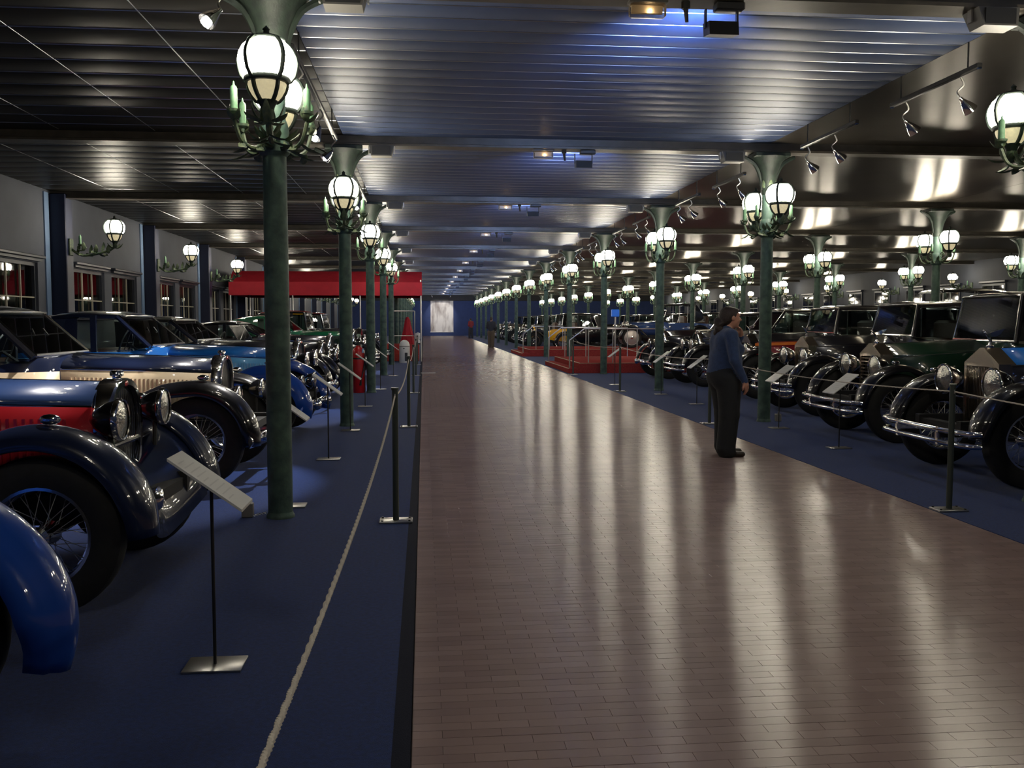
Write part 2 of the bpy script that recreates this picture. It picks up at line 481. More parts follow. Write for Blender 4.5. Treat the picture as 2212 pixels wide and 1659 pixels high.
for i, (y0, y1) in enumerate(wins):
    w = MB(); cy = (y0 + y1) / 2; d = y1 - y0
    for yy in (y0 + .035, y1 - .035): w.box((xw - .12, yy, (WIN_Z0 + WIN_Z1) / 2), (.16, .07, WIN_Z1 - WIN_Z0))
    for zz in (WIN_Z0 + .035, WIN_Z1 - .035): w.box((xw - .12, cy, zz), (.16, d - .14, .07))
    wo = tag(w.build('window_%d' % (i + 1), M_WOOD, smooth=False), kind='structure')
    MB().box((xw + .05, cy, WIN_Z1 + .10), (.16, d + .18, .06), bev=.012).box((xw + .03, cy, WIN_Z1 + .045), (.09, d + .08, .05)).build('cornice', M_WOOD, wo)
    MB().box((xw + .04, cy, WIN_Z0 - .03), (.16, d + .10, .05), bev=.01).build('sill', M_WOOD, wo)
    for k in (1, 2):
        yy = y0 + .07 + (d - .14) * k / 3
        MB().box((xw - .06, yy, (WIN_Z0 + WIN_Z1) / 2), (.03, .032, WIN_Z1 - WIN_Z0 - .14)).build('mullion', M_CREAM, wo, smooth=False)
    MB().box((xw - .062, cy, 1.95), (.024, d - .14, .022)).build('transom', M_CREAM, wo, smooth=False)
    for k in range(3):
        w_ = (d - .14) / 3
        MB().box((xw - .10, y0 + .07 + w_ * (k + .5), (WIN_Z0 + WIN_Z1) / 2), (.008, w_ - .004, WIN_Z1 - WIN_Z0 - .14)).build('pane', M_PANE if k < 0 else glass('window_glass', (.55, .55, .55)), wo, smooth=False)
    bl = MB(); nsl = 22
    for k in range(nsl):
        yy = y0 + .08 + (d - .16) * (k + .5) / nsl
        bl.box((xw - .20, yy, (WIN_Z0 + WIN_Z1) / 2), (.055, .010, WIN_Z1 - WIN_Z0 - .16), rz=.55)
    bl.build('blind', M_BLIND, wo, smooth=False)
    MB().box((xw - .28, cy, (WIN_Z0 + WIN_Z1) / 2), (.02, d, WIN_Z1 - WIN_Z0)).build('backing', M_DARK, wo, smooth=False)
for n, yy in enumerate(ROWS_Y):
    if yy < 6: continue
    p = MB().box((xw + .16, yy, (Z_CEIL - .05) / 2), (.32, .36, Z_CEIL - .05), bev=.015).box((xw + .18, yy, .12), (.38, .44, .24), bev=.02)
    po = tag(p.build('trim_%d' % (n + 1), M_PILASTER), kind='structure')
    for s in (-1, 1):
        MB().box((xw + .012, yy + s * .34, (Z_CEIL + WIN_Z0) / 2), (.024, .22, Z_CEIL - WIN_Z0 - .1)).build('pale_band', M_PALEBLUE, po, smooth=False)
tag(MB().box((xw + .02, (Y_BACK + Y_END) / 2, .07), (.04, Y_END - Y_BACK, .14)).build('baseboard_left', M_WOOD, smooth=False), kind='structure')

wall_right = tag(MB().box((X_WALL_R + .15, (Y_BACK + Y_END) / 2, Z_CEIL / 2 + .1), (.3, Y_END - Y_BACK, Z_CEIL + .2)).build('wall_right', mat('slate_wall', (.032, .037, .050), rough=.75, noise=.15, nscale=2), smooth=False), kind='structure')
for k in range(2, 14):
    yy = Y0 + BAY * k
    for s in (1.6, 4.6):
        w = MB().box((X_WALL_R - .03, yy + s, 2.1), (.06, 1.6, 1.9), bev=.01)
        wo = tag(w.build('window_%d' % (20 + 2 * k + (s > 3)), M_WOOD), kind='structure')
        for q in range(2):
            for r_ in range(3):
                MB().box((X_WALL_R - .065, yy + s - .38 + .76 * q, 1.48 + .6 * r_), (.012, .68, .54)).build('pane', M_PANE, wo, smooth=False)
        MB().box((X_WALL_R - .075, yy + s, 3.12), (.15, 1.8, .10), bev=.015).build('cornice', M_WOOD, wo)
tag(MB().box((X_WALL_R - .02, (Y_BACK + Y_END) / 2, .07), (.04, Y_END - Y_BACK, .14)).build('baseboard_right', M_WOOD, smooth=False), kind='structure')
wall_end = tag(MB().box(((X_WALL_L + X_WALL_R) / 2, Y_END + .15, Z_CEIL / 2 + .1), (X_WALL_R - X_WALL_L + .6, .3, Z_CEIL + .2)).build('wall_end', M_WALLBLUE, smooth=False), kind='structure')
tag(MB().box(((X_WALL_L + X_WALL_R) / 2, Y_END - .6, Z_CEIL - .27), (X_WALL_R - X_WALL_L, 1.2, .6)).build('trim_30', M_DARK, smooth=False), kind='structure')
wall_near = tag(MB().box(((X_WALL_L + X_WALL_R) / 2, Y_BACK - .15, Z_CEIL / 2 + .1), (X_WALL_R - X_WALL_L + .6, .3, Z_CEIL + .2)).build('wall_near', M_WALLBLUE, smooth=False), kind='structure')
# banner on the end wall
def banner_material():
    m, nt, bs = nmat('banner_print')
    bs.inputs['Roughness'].default_value = .7
    tc = nt.nodes.new('ShaderNodeTexCoord')
    n = nt.nodes.new('ShaderNodeTexNoise'); n.inputs['Scale'].default_value = 1.1; n.inputs['Detail'].default_value = 3
    mp = nt.nodes.new('ShaderNodeMapping'); mp.inputs['Scale'].default_value = (1.6, 1, .45)
    nt.links.new(tc.outputs['Object'], mp.inputs[0]); nt.links.new(mp.outputs[0], n.inputs['Vector'])
    r = nt.nodes.new('ShaderNodeValToRGB')
    r.color_ramp.elements[0].position = .36; r.color_ramp.elements[1].position = .56
    r.color_ramp.elements[0].color = (.33, .28, .25, 1); r.color_ramp.elements[1].color = (.78, .74, .68, 1)
    nt.links.new(n.outputs['Fac'], r.inputs['Fac']); nt.links.new(r.outputs[0], bs.inputs['Base Color'])
    return m
pL, pR = gp(930, 730), gp(979, 730)
bx0 = (930 - 915) / FPX * 93.8; bx1 = (979 - 915) / FPX * 93.8
bt = thing('wall_banner', 'tall pale printed banner hanging on the blue end wall', 'banner', ((bx0 + bx1) / 2, Y_END - .02, 2.05))
MB().box((0, 0, 0), (bx1 - bx0, .02, 3.35)).build('sheet', banner_material(), bt, smooth=False)
for zz in (-1.69, 1.69): MB().cyl((-(bx1 - bx0) / 2 - .05, -.01, zz), ((bx1 - bx0) / 2 + .05, -.01, zz), .03, n=8).build('rod', M_STEEL, bt)
# ------------------------------------------------------------------ lanterns and lamp columns
def leaf_mesh(L=.16, W=.055, curl=.6):
    """an acanthus leaf growing along +x and curling up"""
    secs = []
    for i in range(7):
        t = i / 6
        w = W * math.sin(PI * min(.12 + t * .95, 1)) ** .7 * (1 + .18 * (i % 2)) * .5
        a = curl * t * 1.6
        x, z = L * (math.sin(a) / max(curl * 1.6, .01)) if curl else L * t, L * (1 - math.cos(a)) * .9
        secs.append([(x, -w, z + .25 * w), (x, -w * .5, z - .05 * w), (x, 0, z + .12 * w), (x, w * .5, z - .05 * w), (x, w, z + .25 * w)])
    b = MB().loft(secs)
    o = len(b.v)
    b.loft([[(p[0], p[1], p[2] - .006) for p in s] for s in secs])
    return b
ME_LEAF = leaf_mesh().mesh('leaf', M_VERD2, True, 60)
ME_LEAF_S = leaf_mesh(.11, .045, .9).mesh('leaf', M_VERD2, True, 60)
# globe: squat glass bowl of five panes, ribs, neck ring, cream cup below; origin at the foot of its stem
G_PROF = [(.112, .449), (.122, .444), (.165, .405), (.191, .355), (.198, .315), (.191, .270), (.178, .225), (.150, .190), (.128, .178)]
NR = 5
def rib_pts(prof, a, dr=0.):
    return [((r + dr) * math.cos(a), (r + dr) * math.sin(a), z) for r, z in prof]
def lantern_meshes(n=20):
    out = {}
    out['globe'] = MB().lathe(G_PROF, n=n).mesh('lantern', M_LANT)
    b = MB()
    for k in range(NR):
        a = 2 * PI * (k + .5) / NR - PI / 2
        b.tube(rib_pts(G_PROF, a, .010), .017, n=6)
    b.lathe([(.128, .160), (.152, .162), (.160, .178), (.156, .200), (.135, .205)], n=20)
    b.lathe([(.104, .440), (.128, .446), (.130, .456), (.118, .464), (.085, .478), (.040, .490), (.022, .50), (.020, .515), (.026, .525), (.012, .54), (0, .552)], n=20)
    out['ribs'] = b.mesh('rib_cage', M_IRON)
    C_PROF = [(.128, .172), (.132, .150), (.122, .115), (.100, .075), (.075, .045), (.055, .035)]
    out['cup'] = MB().lathe(C_PROF, n=n).mesh('cup', M_LCUP)
    b = MB()
    for k in range(NR):
        a = 2 * PI * (k + .5) / NR - PI / 2
        b.tube(rib_pts(C_PROF, a, .006), .016, n=6)
    b.lathe([(.0, -.02), (.045, -.02), (.050, 0), (.06, .02), (.072, .036), (.070, .046), (.055, .046)], n=14)
    out['cupribs'] = b.mesh('cup_frame', M_IRON)
    return out
LM = lantern_meshes()
def add_mesh(name, me, parent, loc=(0, 0, 0), rot=(0, 0, 0)):
    o = bpy.data.objects.new(name, me); COL.objects.link(o)
    o.parent = parent; o.location = loc; o.rotation_euler = rot
    return o
def add_lantern(root, loc, rz=0.):
    g = add_mesh('lantern', LM['globe'], root, loc, (0, 0, rz))
    g['label'] = 'glowing white glass lantern'
    add_mesh('rib_cage', LM['ribs'], g); add_mesh('cup', LM['cup'], g); add_mesh('cup_frame', LM['cupribs'], g)
    return g
LZ = 2.975      # foot of a lantern's stem
LA = .50       # lantern offset from the column axis
def candle_mesh():
    return MB().lathe([(0, 0), (.026, 0), (.026, .15), (.020, .165), (.009, .175), (.005, .20), (0, .205)], n=10).mesh('candle', M_CANDLE)
ME_CANDLE = candle_mesh()
ME_CCUP = MB().lathe([(0, -.07), (.012, -.07), (.016, -.03), (.045, -.012), (.048, .006), (.03, .006), (.0, .006)], n=10).mesh('drip_cup', M_VERD2)
def make_column(detail=True):
    root = thing('lamp_column', 'x', 'column')
    MB().lathe([(.0, 0), (.106, 0), (.106, .016), (.100, .026), (.094, .045)], n=24).build('base', M_VERD, root)
    MB().lathe([(.093, .03), (.093, .9), (.090, 2.0), (.086, 2.86), (.086, 3.5)], n=28).build('shaft', M_VERD, root)
    # collar where the arms start
    MB().lathe([(.086, 2.72), (.115, 2.75), (.120, 2.80), (.100, 2.84), (.112, 2.90), (.100, 2.96), (.088, 2.99)], n=20).build('collar', M_VERD, root)
    # flared capital up to the beam
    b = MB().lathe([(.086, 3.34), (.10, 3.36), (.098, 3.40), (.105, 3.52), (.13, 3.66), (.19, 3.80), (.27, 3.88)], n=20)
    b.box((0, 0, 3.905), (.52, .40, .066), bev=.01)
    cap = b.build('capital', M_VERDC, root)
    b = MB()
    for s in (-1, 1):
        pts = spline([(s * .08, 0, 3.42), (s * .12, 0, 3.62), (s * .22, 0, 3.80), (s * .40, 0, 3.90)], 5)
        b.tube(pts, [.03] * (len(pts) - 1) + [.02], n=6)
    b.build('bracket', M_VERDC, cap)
    # arms with lanterns, along the hall
    for s in (-1, 1):
        pts = spline([(0, s * .07, 2.86), (0, s * .20, 2.80), (0, s * .36, 2.83), (0, s * .47, 2.93), (0, s * LA, LZ - .01)], 5)
        b = MB().tube(pts, .024, n=8)
        b.lathe([(.0, LZ - .12), (.04, LZ - .11), (.055, LZ - .07), (.045, LZ - .02), (.045, LZ)], c=(0, s * LA, 0), n=12)
        scroll = [(0, s * (.22 + .09 * math.cos(a) * (1 - a / 12)), 2.93 + .07 * math.sin(a) * (1 - a / 12)) for a in [k * .5 for k in range(15)]]
        b.tube(scroll, .012, n=6)
        arm = b.build('arm', M_VERD2, root)
        if detail:
            for k in range(7):
                a = PI / 2 * s + (k - 3) * .85
                add_mesh('leaf', ME_LEAF, arm, (.05 * math.cos(a), s * LA + .05 * math.sin(a), LZ - .10), (0, -.75 if k % 2 else .15, a))
            for k in range(6):
                a = PI / 2 * s + (1.2 if k % 2 else -1.2)
                add_mesh('leaf', ME_LEAF, arm, (0, s * (.14 + .055 * k), 2.81), (0, .7 if k % 3 else -.5, a))
        add_lantern(root, (0, s * LA, LZ), 0 if s < 0 else PI)
    # four candle arms
    for k in range(4):
        a = PI / 4 + k * PI / 2
        ca, sa = math.cos(a), math.sin(a); R = .36
        pts = spline([(.07 * ca, .07 * sa, 2.84), (.18 * ca, .18 * sa, 2.76), (.30 * ca, .30 * sa, 2.80), (R * ca, R * sa, 2.93)], 5)
        ar = MB().tube(pts, .016, n=6).build('candle_arm', M_VERD2, root)
        c = add_mesh('candle', ME_CANDLE, root, (R * ca, R * sa, 3.0))
        add_mesh('drip_cup', ME_CCUP, c)
        if detail:
            for d in (-1.6, -.7, .3, 1.2):
                add_mesh('leaf', ME_LEAF_S, ar, (R * ca * .98, R * sa * .98, 2.94), (0, -.45 if d < 0 else .25, a + d))
            for q in (.14, .22, .30):
                add_mesh('leaf', ME_LEAF, ar, (q * ca, q * sa, 2.78), (0, .8, a + (1.0 if q != .22 else -1.0)))
    if detail:
        for k in range(14):
            a = 2 * PI * k / 14
            add_mesh('leaf', ME_LEAF, root, (.085 * math.cos(a), .085 * math.sin(a), 2.78 + .05 * (k % 2)), (0, .35 - .6 * (k % 2), a))
        for k in range(6):
            a = 2 * PI * (k + .5) / 6
            add_mesh('leaf', ME_LEAF, root, (.085 * math.cos(a), .085 * math.sin(a), 3.42), (0, -1.05, a))
    else:
        b = MB()
        for k in range(10):
            a = 2 * PI * k / 10; M_ = Matrix.Translation((.085 * math.cos(a), .085 * math.sin(a), 2.78 + .05 * (k % 2))) @ Matrix.Rotation(a, 4, 'Z') @ Matrix.Rotation(.35 - .6 * (k % 2), 4, 'Y')
            l = leaf_mesh(); b.add([M_ @ Vector(p) for p in l.v], l.f)
        b.build('leaf_wreath', M_VERD2, root)
    return root
COLUMNS = {}
proto_near = make_column(True)
proto_far = make_column(False)
GL = 'lamp columns on the window side of the brick aisle'
GR = 'lamp columns on the display side of the brick aisle'
used = set()
def put_column(proto, x, y, label, group):
    if proto.name not in used:
        used.add(proto.name); c = proto; c.location = (x, y, 0); c['label'] = label; c['group'] = group
    else:
        c = copy_tree(proto, None, (x, y, 0), 0., label, group)
    if x == XL: c.rotation_euler = (0, 0, math.radians(4))
    return c
near_lab = {
    ('L', 0): 'green lamp column beside the small grey box with the chain',
    ('L', 1): 'green lamp column between the grey-boxed column and the red extinguisher',
    ('L', 2): 'green lamp column standing right behind the red extinguisher',
    ('L', 3): 'green lamp column just past the red extinguisher, before the white domed bin',
    ('L', 4): 'green lamp column closest in front of the red canopy',
    ('R', 0): 'green lamp column with lanterns beside the blue-bonneted limousine',
    ('R', 1): 'green lamp column just beyond the woman, by the tilted information panel',
    ('R', 2): 'green lamp column beside the black car with paired chrome headlamps, past the woman',
    ('R', 3): 'green lamp column at the near corner of the first red platform',
    ('R', 4): 'green lamp column between the two red carpeted platforms',
}
for n in range(-1, 14):
    yy = Y0 + BAY * n
    lab = near_lab.get(('L', n)) or ('green lamp column in the aisle row beyond the red canopy' if n > 4 else 'green lamp column before the bright blue streamlined car')
    put_column(proto_near if n in (0, 1) else proto_far, XL, yy, lab, GL)
    lab = near_lab.get(('R', n)) or ('green lamp column in the aisle row beyond the first red platform' if n > 4 else 'green lamp column short of the blue-bonneted limousine')
    put_column(proto_near if n in (0, 1) else proto_far, XR, yy, lab, GR)
for n in range(1, 14):
    yy = Y0 + BAY * n
    put_column(proto_far, XR2, yy, 'green lamp column in the middle row among the black cars', 'lamp columns in the middle of the display floor')
    if n >= 2:
        put_column(proto_far, XR3, yy, 'green lamp column in the row nearest the far side wall', 'lamp columns by the far side wall')
# wall brackets with one lantern each, on the window wall and on the far side wall
def make_bracket():
    root = thing('wall_lantern', 'x', 'lamp')
    b = MB().box((.02, 0, 0), (.04, .18, .34), bev=.01)
    b.build('back_plate', M_VERD2, root)
    pts = spline([(.04, 0, -.05), (.22, 0, -.16), (.48, 0, -.14), (.80, 0, -.04), (.88, 0, .06)], 5)
    b = MB().tube(pts, .024, n=8).lathe([(0, .0), (.04, .01), (.05, .05), (.045, .08)], c=(.88, 0, 0), n=10)
    sc = [(.22 + .10 * math.cos(a) * (1 - a / 12), 0, -.02 + .08 * math.sin(a) * (1 - a / 12)) for a in [k * .5 for k in range(15)]]
    b.tube(sc, .012, n=6)
    arm = b.build('arm', M_VERD2, root)
    for k in range(5):
        a = 2 * PI * k / 5
        add_mesh('leaf', ME_LEAF, arm, (.88 + .05 * math.cos(a), .05 * math.sin(a), -.02), (0, -.4, a))
    for k in range(12):
        lf = add_mesh('leaf', ME_LEAF, arm, (.08 + .06 * k, 0, -.12 + .05 * (k % 3 == 0)), (0, -.9 if k % 2 else .7, 1.1 * (-1) ** (k // 2)))
        lf.scale = (1.25, 1.4, 1.25)
    c = add_mesh('candle', ME_CANDLE, root, (.20, 0, .06)); add_mesh('drip_cup', ME_CCUP, c)
    add_lantern(root, (.88, 0, .09), -PI / 4)
    return root
wb = make_bracket(); first = True
for n in range(1, 14):
    yy = Y0 + BAY * n
    if n in (2, 3, 4):
        lab = {2: 'single wall lantern on the first full blue pilaster', 3: 'single wall lantern on the blue pilaster midway to the red canopy', 4: 'single wall lantern above the corner of the red canopy'}[n]
    else: lab = 'single wall lantern on a blue pilaster'
    loc = (X_WALL_L + .32, yy, 2.98)
    if n == 1: continue
    if first: wb.location = loc; wb['label'] = lab; wb['group'] = 'wall lanterns on the window wall'; first = False
    else: copy_tree(wb, None, loc, 0., lab, 'wall lanterns on the window wall')
    if n >= 3: copy_tree(wb, None, (X_WALL_R, yy, 2.98), PI, 'single wall lantern on the far side wall behind the cars', 'wall lanterns on the far side wall')

# small cable box with a link of chain at column feet
def foot_box(x, y, lab):
    r = thing('socket_box', lab, 'box', (x, y, 0))
    MB().box((0, 0, .055), (.085, .07, .11), bev=.006).build('housing', mat('grey_plastic', (.22, .21, .19), rough=.5), r)
    MB().tube([(0, -.02 + .025 * math.cos(a), .11 + .035 * math.sin(a)) for a in [PI * k / 8 for k in range(9)]], .007, n=6).build('shackle', M_STEEL, r)
    return r
def chain(x0, x1, y, lab):
    r = thing('chain', lab, 'chain', (0, 0, 0)); n = 9
    for k in range(n):
        x = x0 + (x1 - x0) * (k + .5) / n
        w = (x1 - x0) / n * .62
        pts = [(x + w * math.cos(a), y + (.008 * math.sin(a) if k % 2 else 0), .012 + .02 * (k / n) + (0 if k % 2 else .008 * math.sin(a))) for a in [2 * PI * q / 10 for q in range(10)]]
        MB().tube(pts, .003, n=5, wrap=True).build('link', M_STEEL, r)
foot_box(XL - .25, Y0 + .02, 'small grey box on the carpet by the nearest window-side column')
chain(XL - .205, XL - .11, Y0 + .02, 'short chain between grey box and green column foot')
foot_box(XR + .22, Y0 + BAY + .0, 'small grey box at the foot of the column by the woman')
# ------------------------------------------------------------------ ceiling fixtures
M_PLASTIC = mat('milky_plastic', (.55, .50, .42), rough=.3, emit=(1, .62, .3), estr=.02)
M_AMBER = mat('amber_bulb', (1, .7, .4), rough=.3, emit=(1, .72, .42), estr=14)
M_BLKMET = mat('black_metal', (.012, .012, .012), rough=.45)
M_GREYBOX = mat('grey_box', (.10, .095, .085), rough=.5)
M_BULB = mat('spot_bulb', (1, 1, 1), rough=.2, emit=(1, .97, .92), estr=60)
BEAMLAB = {0: 'on the beam over the nearest columns', 1: 'on the beam above the woman', 2: 'on the third beam along the aisle'}
def where(n): return BEAMLAB.get(n, 'on a far beam over the aisle')
def emergency(n):
    y = Y0 + BAY * n - .02
    r = thing('emergency_light', 'small glowing emergency light ' + where(n), 'light', (1.72, y, Z_BEAM), 0., 'emergency lights under the beams')
    MB().box((0, 0, -.012), (.30, .10, .024), bev=.004).build('mount', M_GREYBOX, r)
    h = MB().box((0, 0, -.075), (.28, .085, .10), bev=.012).build('cover', glass('milky_cover', (.75, .68, .55), .3), r)
    MB().box((0, .02, -.06), (.24, .03, .06)).build('back_panel', M_PLASTIC, r)
    MB().ball((.02, -.01, -.075), .014, 10, 6).build('bulb', M_AMBER, r)
def projector(n):
    y = Y0 + BAY * n - .02
    r = thing('projector', 'black box spotlight hanging ' + where(n), 'projector', (2.30, y, Z_BEAM), 0., 'black box spotlights under the beams')
    MB().box((.06, 0, -.03), (.22, .12, .06), bev=.008).build('mount', M_BLKMET, r)
    b = MB(); 
    for s in (-1, 1): b.box((s * .125, 0, -.12), (.012, .04, .14))
    b.build('yoke', M_BLKMET, r)
    prof = [(-.085, -.26), (.075, -.235), (.095, -.13), (-.07, -.155)]       # open face looks up and down the hall
    ho = MB().loft([[(x, q[0], q[1]) for q in prof] for x in (-.115, .115)], closed=True, cap=True).build('housing', M_BLKMET, r, smooth=False)
    f = MB(); f.v = [(-.10, .082, -.225), (.10, .082, -.225), (.10, .099, -.14), (-.10, .099, -.14)]; f.f = [(0, 1, 2, 3)]
    f.build('lens', mat('blue_gel', (.1, .2, .6), rough=.2, emit=(.25, .45, 1.0), estr=3.0), ho, smooth=False, solid=.004)
    l = bpy.data.lights.new('flood_lamp', 'AREA'); l.shape = 'RECTANGLE'; l.size = .20; l.size_y = .09
    l.energy = FLOOD_W; l.color = (.30, .48, 1.0); l.spread = math.radians(80)
    lo = bpy.data.objects.new('flood_lamp', l); COL.objects.link(lo); lo.parent = ho; lo.location = (0, .10, -.182)
    lo.rotation_euler = Vector((0, 0, -1)).rotation_difference(Vector((0, 1, .26))).to_euler()
def sensor(n):
    y = Y0 + BAY * n - .02
    r = thing('ceiling_sensor', 'tiny dark clamp hanging ' + where(n), 'sensor', (2.02, y, Z_BEAM), 0., 'dark clamps under the beams')
    MB().cyl((0, 0, -.05), (0, 0, 0), .035, n=8).build('body', M_BLKMET, r)
    MB().cyl((.01, 0, -.15), (0, 0, -.05), .014, .02, n=8).build('stem', M_BLKMET, r)
def speaker(x, n, lab):
    y = Y0 + BAY * n - .05
    r = thing('loudspeaker', lab, 'speaker', (x, y, Z_BEAM), 0., 'grey loudspeakers under the beams')
    b = MB(); h = .15
    b.loft([[(-.17, -.10, 0), (.17, -.10, 0), (.17, .12, 0), (-.17, .12, 0)], [(-.14, -.13, -h), (.14, -.13, -h), (.14, .06, -h), (-.14, .06, -h)]], closed=True, cap=True)
    b.build('cabinet', M_GREYBOX, r, smooth=False)
    MB().box((0, -.122, -.075), (.25, .012, .12)).build('grille', M_BLKMET, r, smooth=False)
    for s in (-1, 1): MB().box((s * .178, 0, -.05), (.014, .05, .10)).build('bracket', M_STEEL, r, smooth=False)
for n in range(0, 13):
    emergency(n); projector(n)
    if n < 6: sensor(n)
    if n < 6:
        speaker(-.57, n, 'grey loudspeaker %s, next to the window-side column' % where(n))
        speaker(4.48, n, 'grey loudspeaker %s, next to the display-side column' % where(n))
# dark floor-tracks of spotlights along the column lines
def bell_mesh():
    return MB().lathe([(.018, 0), (.022, -.03), (.035, -.06), (.055, -.11), (.068, -.16), (.064, -.16), (.05, -.11), (.03, -.06), (.012, -.04)], n=16).mesh('shade', M_CHROME)
ME_BELL = bell_mesh()
ME_BULB = MB().ball((0, 0, -.135), .030, 10, 6).mesh('bulb', M_BULB)
SPOTS = 0
def spotlight(x, y, z, rot, lab, lit=False, power=0., size=60, group='chrome spotlights on the ceiling tracks'):
    r = thing('spotlight', lab, 'spotlight', (x, y, z), 0., group)
    MB().tube(spline([(0, 0, .0), (.03, 0, -.07), (-.02, .02, -.13), (0, 0, -.19)], 4), .009, n=6).build('gooseneck', M_STEEL, r)
    sh = add_mesh('shade', ME_BELL, r, (0, 0, -.19), rot)
    add_mesh('bulb', ME_BULB, sh)
    if lit:
        l = bpy.data.lights.new('spot_lamp', 'SPOT'); l.energy = power; l.spot_size = math.radians(size); l.spot_blend = .35
        l.color = (1, .95, .9); l.shadow_soft_size = .04
        lo = bpy.data.objects.new('spot_lamp', l); COL.objects.link(lo); lo.parent = sh; lo.location = (0, 0, -.17)
    return r
def track(x, y0, y1, lab):
    r = thing('track_rail', lab, 'rail', (x, (y0 + y1) / 2, Z_CEIL), 0., 'spotlight rails along the column rows')
    MB().box((0, 0, -.26), (.05, y1 - y0, .045), bev=.006).build('rail', M_BLKMET, r)
    for s in (-1, 1): MB().cyl((0, s * (y1 - y0) * .38, -.24), (0, s * (y1 - y0) * .38, 0), .008, n=6).build('hanger', M_BLKMET, r)
    for s in (-1, 1): MB().box((0, s * (y1 - y0 - .02) / 2, -.286), (.03, .03, .012)).build('end_glint', mat('blue_glint', (.25, .42, .9), rough=.15, metal=1), r, smooth=False)  # blue glints under the rail ends, put into the metal's colour
def aim(dx, dy, dz):
    """rotation that turns -z towards a direction"""
    return Vector((0, 0, -1)).rotation_difference(Vector((dx, dy, dz))).to_euler()
TR_L = {0: 'between the first two window-side columns', 1: 'between the second and third window-side columns', 2: 'between the third and fourth window-side columns'}
TR_R = {0: 'between the nearest display-side column and the woman', 1: 'between the column by the woman and the next', 2: 'before the first red platform'}
ZS = Z_CEIL - .296
for n in range(0, 5):
    yb = Y0 + BAY * n
    wl_ = TR_L.get(n, 'on a far stretch of the window-side row'); wr_ = TR_R.get(n, 'on a far stretch of the display-side row')
    if n > 0 or True:
        track(XL, yb + 1.0, yb + 5.0, 'black spotlight rail ' + wl_)
        track(XR, yb + 1.0, yb + 2.6, 'short black spotlight rail ' + wr_)
        track(XR, yb + 3.4, yb + 5.0, 'second short black spotlight rail ' + wr_)
    for k, dy in enumerate((1.5, 3.2, 4.6)):
        on = (n < 4)
        spotlight(XL, yb + dy, ZS, aim(-1.0, -.35, -1.1) if k != 1 else aim(-.45, -.55, -1.1), 'lit chrome spotlight, %s on the rail %s' % (('first', 'middle one', 'last')[k], wl_), on, SPOT_W * (1 if k != 1 else .8), 50)
    for k, dy in enumerate((1.3, 2.3, 4.0, 4.8)):
        on = (n < 4 and k in (0, 2))
        spotlight(XR, yb + dy, ZS, aim(1.0, .15, -.9), 'chrome spotlight, %s on the %s rail %s' % (('first', 'second')[k % 2], ('first', 'second')[k // 2], wr_), on, SPOT_W * .09, 58)
# a spot that shines back along the hall near the first column pair, just in view at the picture's top
spotlight(XL - .35, Y0 - .1, Z_BEAM, aim(-.7, -.6, -.9), 'lit spotlight beside the capital of the nearest column', True, SPOT_W * .8, 60)
for s in (-1, 1):
    spotlight(1.72 + s * .9, 90.6, Z_CEIL, aim(-s * .25, 1.0, -.55), 'lit spotlight on the ceiling before the banner, on its %s side' % ('window' if s < 0 else 'display'), True, 55, 50)
# ------------------------------------------------------------------ cars
# local axes: x forward, y left, z up; origin on the ground under the front axle
def wheel_meshes(R, tw, style='wire', n=36):
    key = (round(R, 3), round(tw, 3), style)
    if key in WHEELS: return WHEELS[key]
    rr = R - tw * 1.02
    prof = [(rr, -tw * .33), (rr + tw * .30, -tw * .48), (R - tw * .28, -tw * .47), (R - tw * .06, -tw * .34), (R, -tw * .16),
            (R, tw * .16), (R - tw * .06, tw * .34), (R - tw * .28, tw * .47), (rr + tw * .30, tw * .48), (rr, tw * .33), (rr - .004, 0)]
    out = {'tyre': MB().lathe(prof + [prof[0]], axis='y', n=n).mesh('wheel', M_RUBBER)}
    rimp = [(rr + .010, -tw * .36), (rr - .006, -tw * .36), (rr - .022, -tw * .15), (rr - .022, tw * .15), (rr - .006, tw * .36), (rr + .010, tw * .36)]
    out['rim'] = MB().lathe(rimp, axis='y', n=n).mesh('rim', M_CHROME if style != 'disc' else M_STEEL)
    b = MB()
    if style == 'wire':
        ns = 36
        for k in range(ns):
            a = 2 * PI * k / ns; s = 1 if k % 2 else -1
            a2 = a + (.42 if (k // 2) % 2 else -.42)
            p0 = (.045 * math.sin(a2), s * tw * .55, .045 * math.cos(a2))
            p1 = ((rr - .02) * math.sin(a), s * tw * .10, (rr - .02) * math.cos(a))
            b.cyl(p0, p1, .0022, n=4, cap=False)
        out['spokes'] = b.mesh('spokes', M_STEEL)
    elif style == 'disc':
        for s in (-1, 1): b.lathe([(.0, s * tw * .46), (rr * .3, s * tw * .44), (rr * .75, s * tw * .28), (rr - .012, s * tw * .26)], axis='y', n=n)
        out['spokes'] = b.mesh('disc', M_DISC)
    else:
        for k in range(12):
            a = 2 * PI * k / 12
            b.cyl((.05 * math.sin(a), 0, .05 * math.cos(a)), ((rr - .01) * math.sin(a), 0, (rr - .01) * math.cos(a)), .018, .014, n=6, cap=False)
        out['spokes'] = b.mesh('spokes', M_WOODSPOKE)
    b = MB()
    b.lathe([(0, -tw * .75), (.022, -tw * .75), (.030, -tw * .60), (.062, -tw * .5), (.05, -tw * .2), (.05, tw * .2), (.062, tw * .5), (.030, tw * .60), (.022, tw * .75), (0, tw * .75)], axis='y', n=16)
    for s in (-1, 1): b.box((0, s * tw * .72, 0), (.085, .012, .018))
    out['hub'] = b.mesh('hub', M_CHROME)
    WHEELS[key] = out
    return out
WHEELS = {}
M_DISC = mat('pale_wheel_disc', (.52, .47, .44), rough=.25, metal=.7)
M_WOODSPOKE = mat('wheel_spoke_red', (.35, .03, .02), rough=.4)
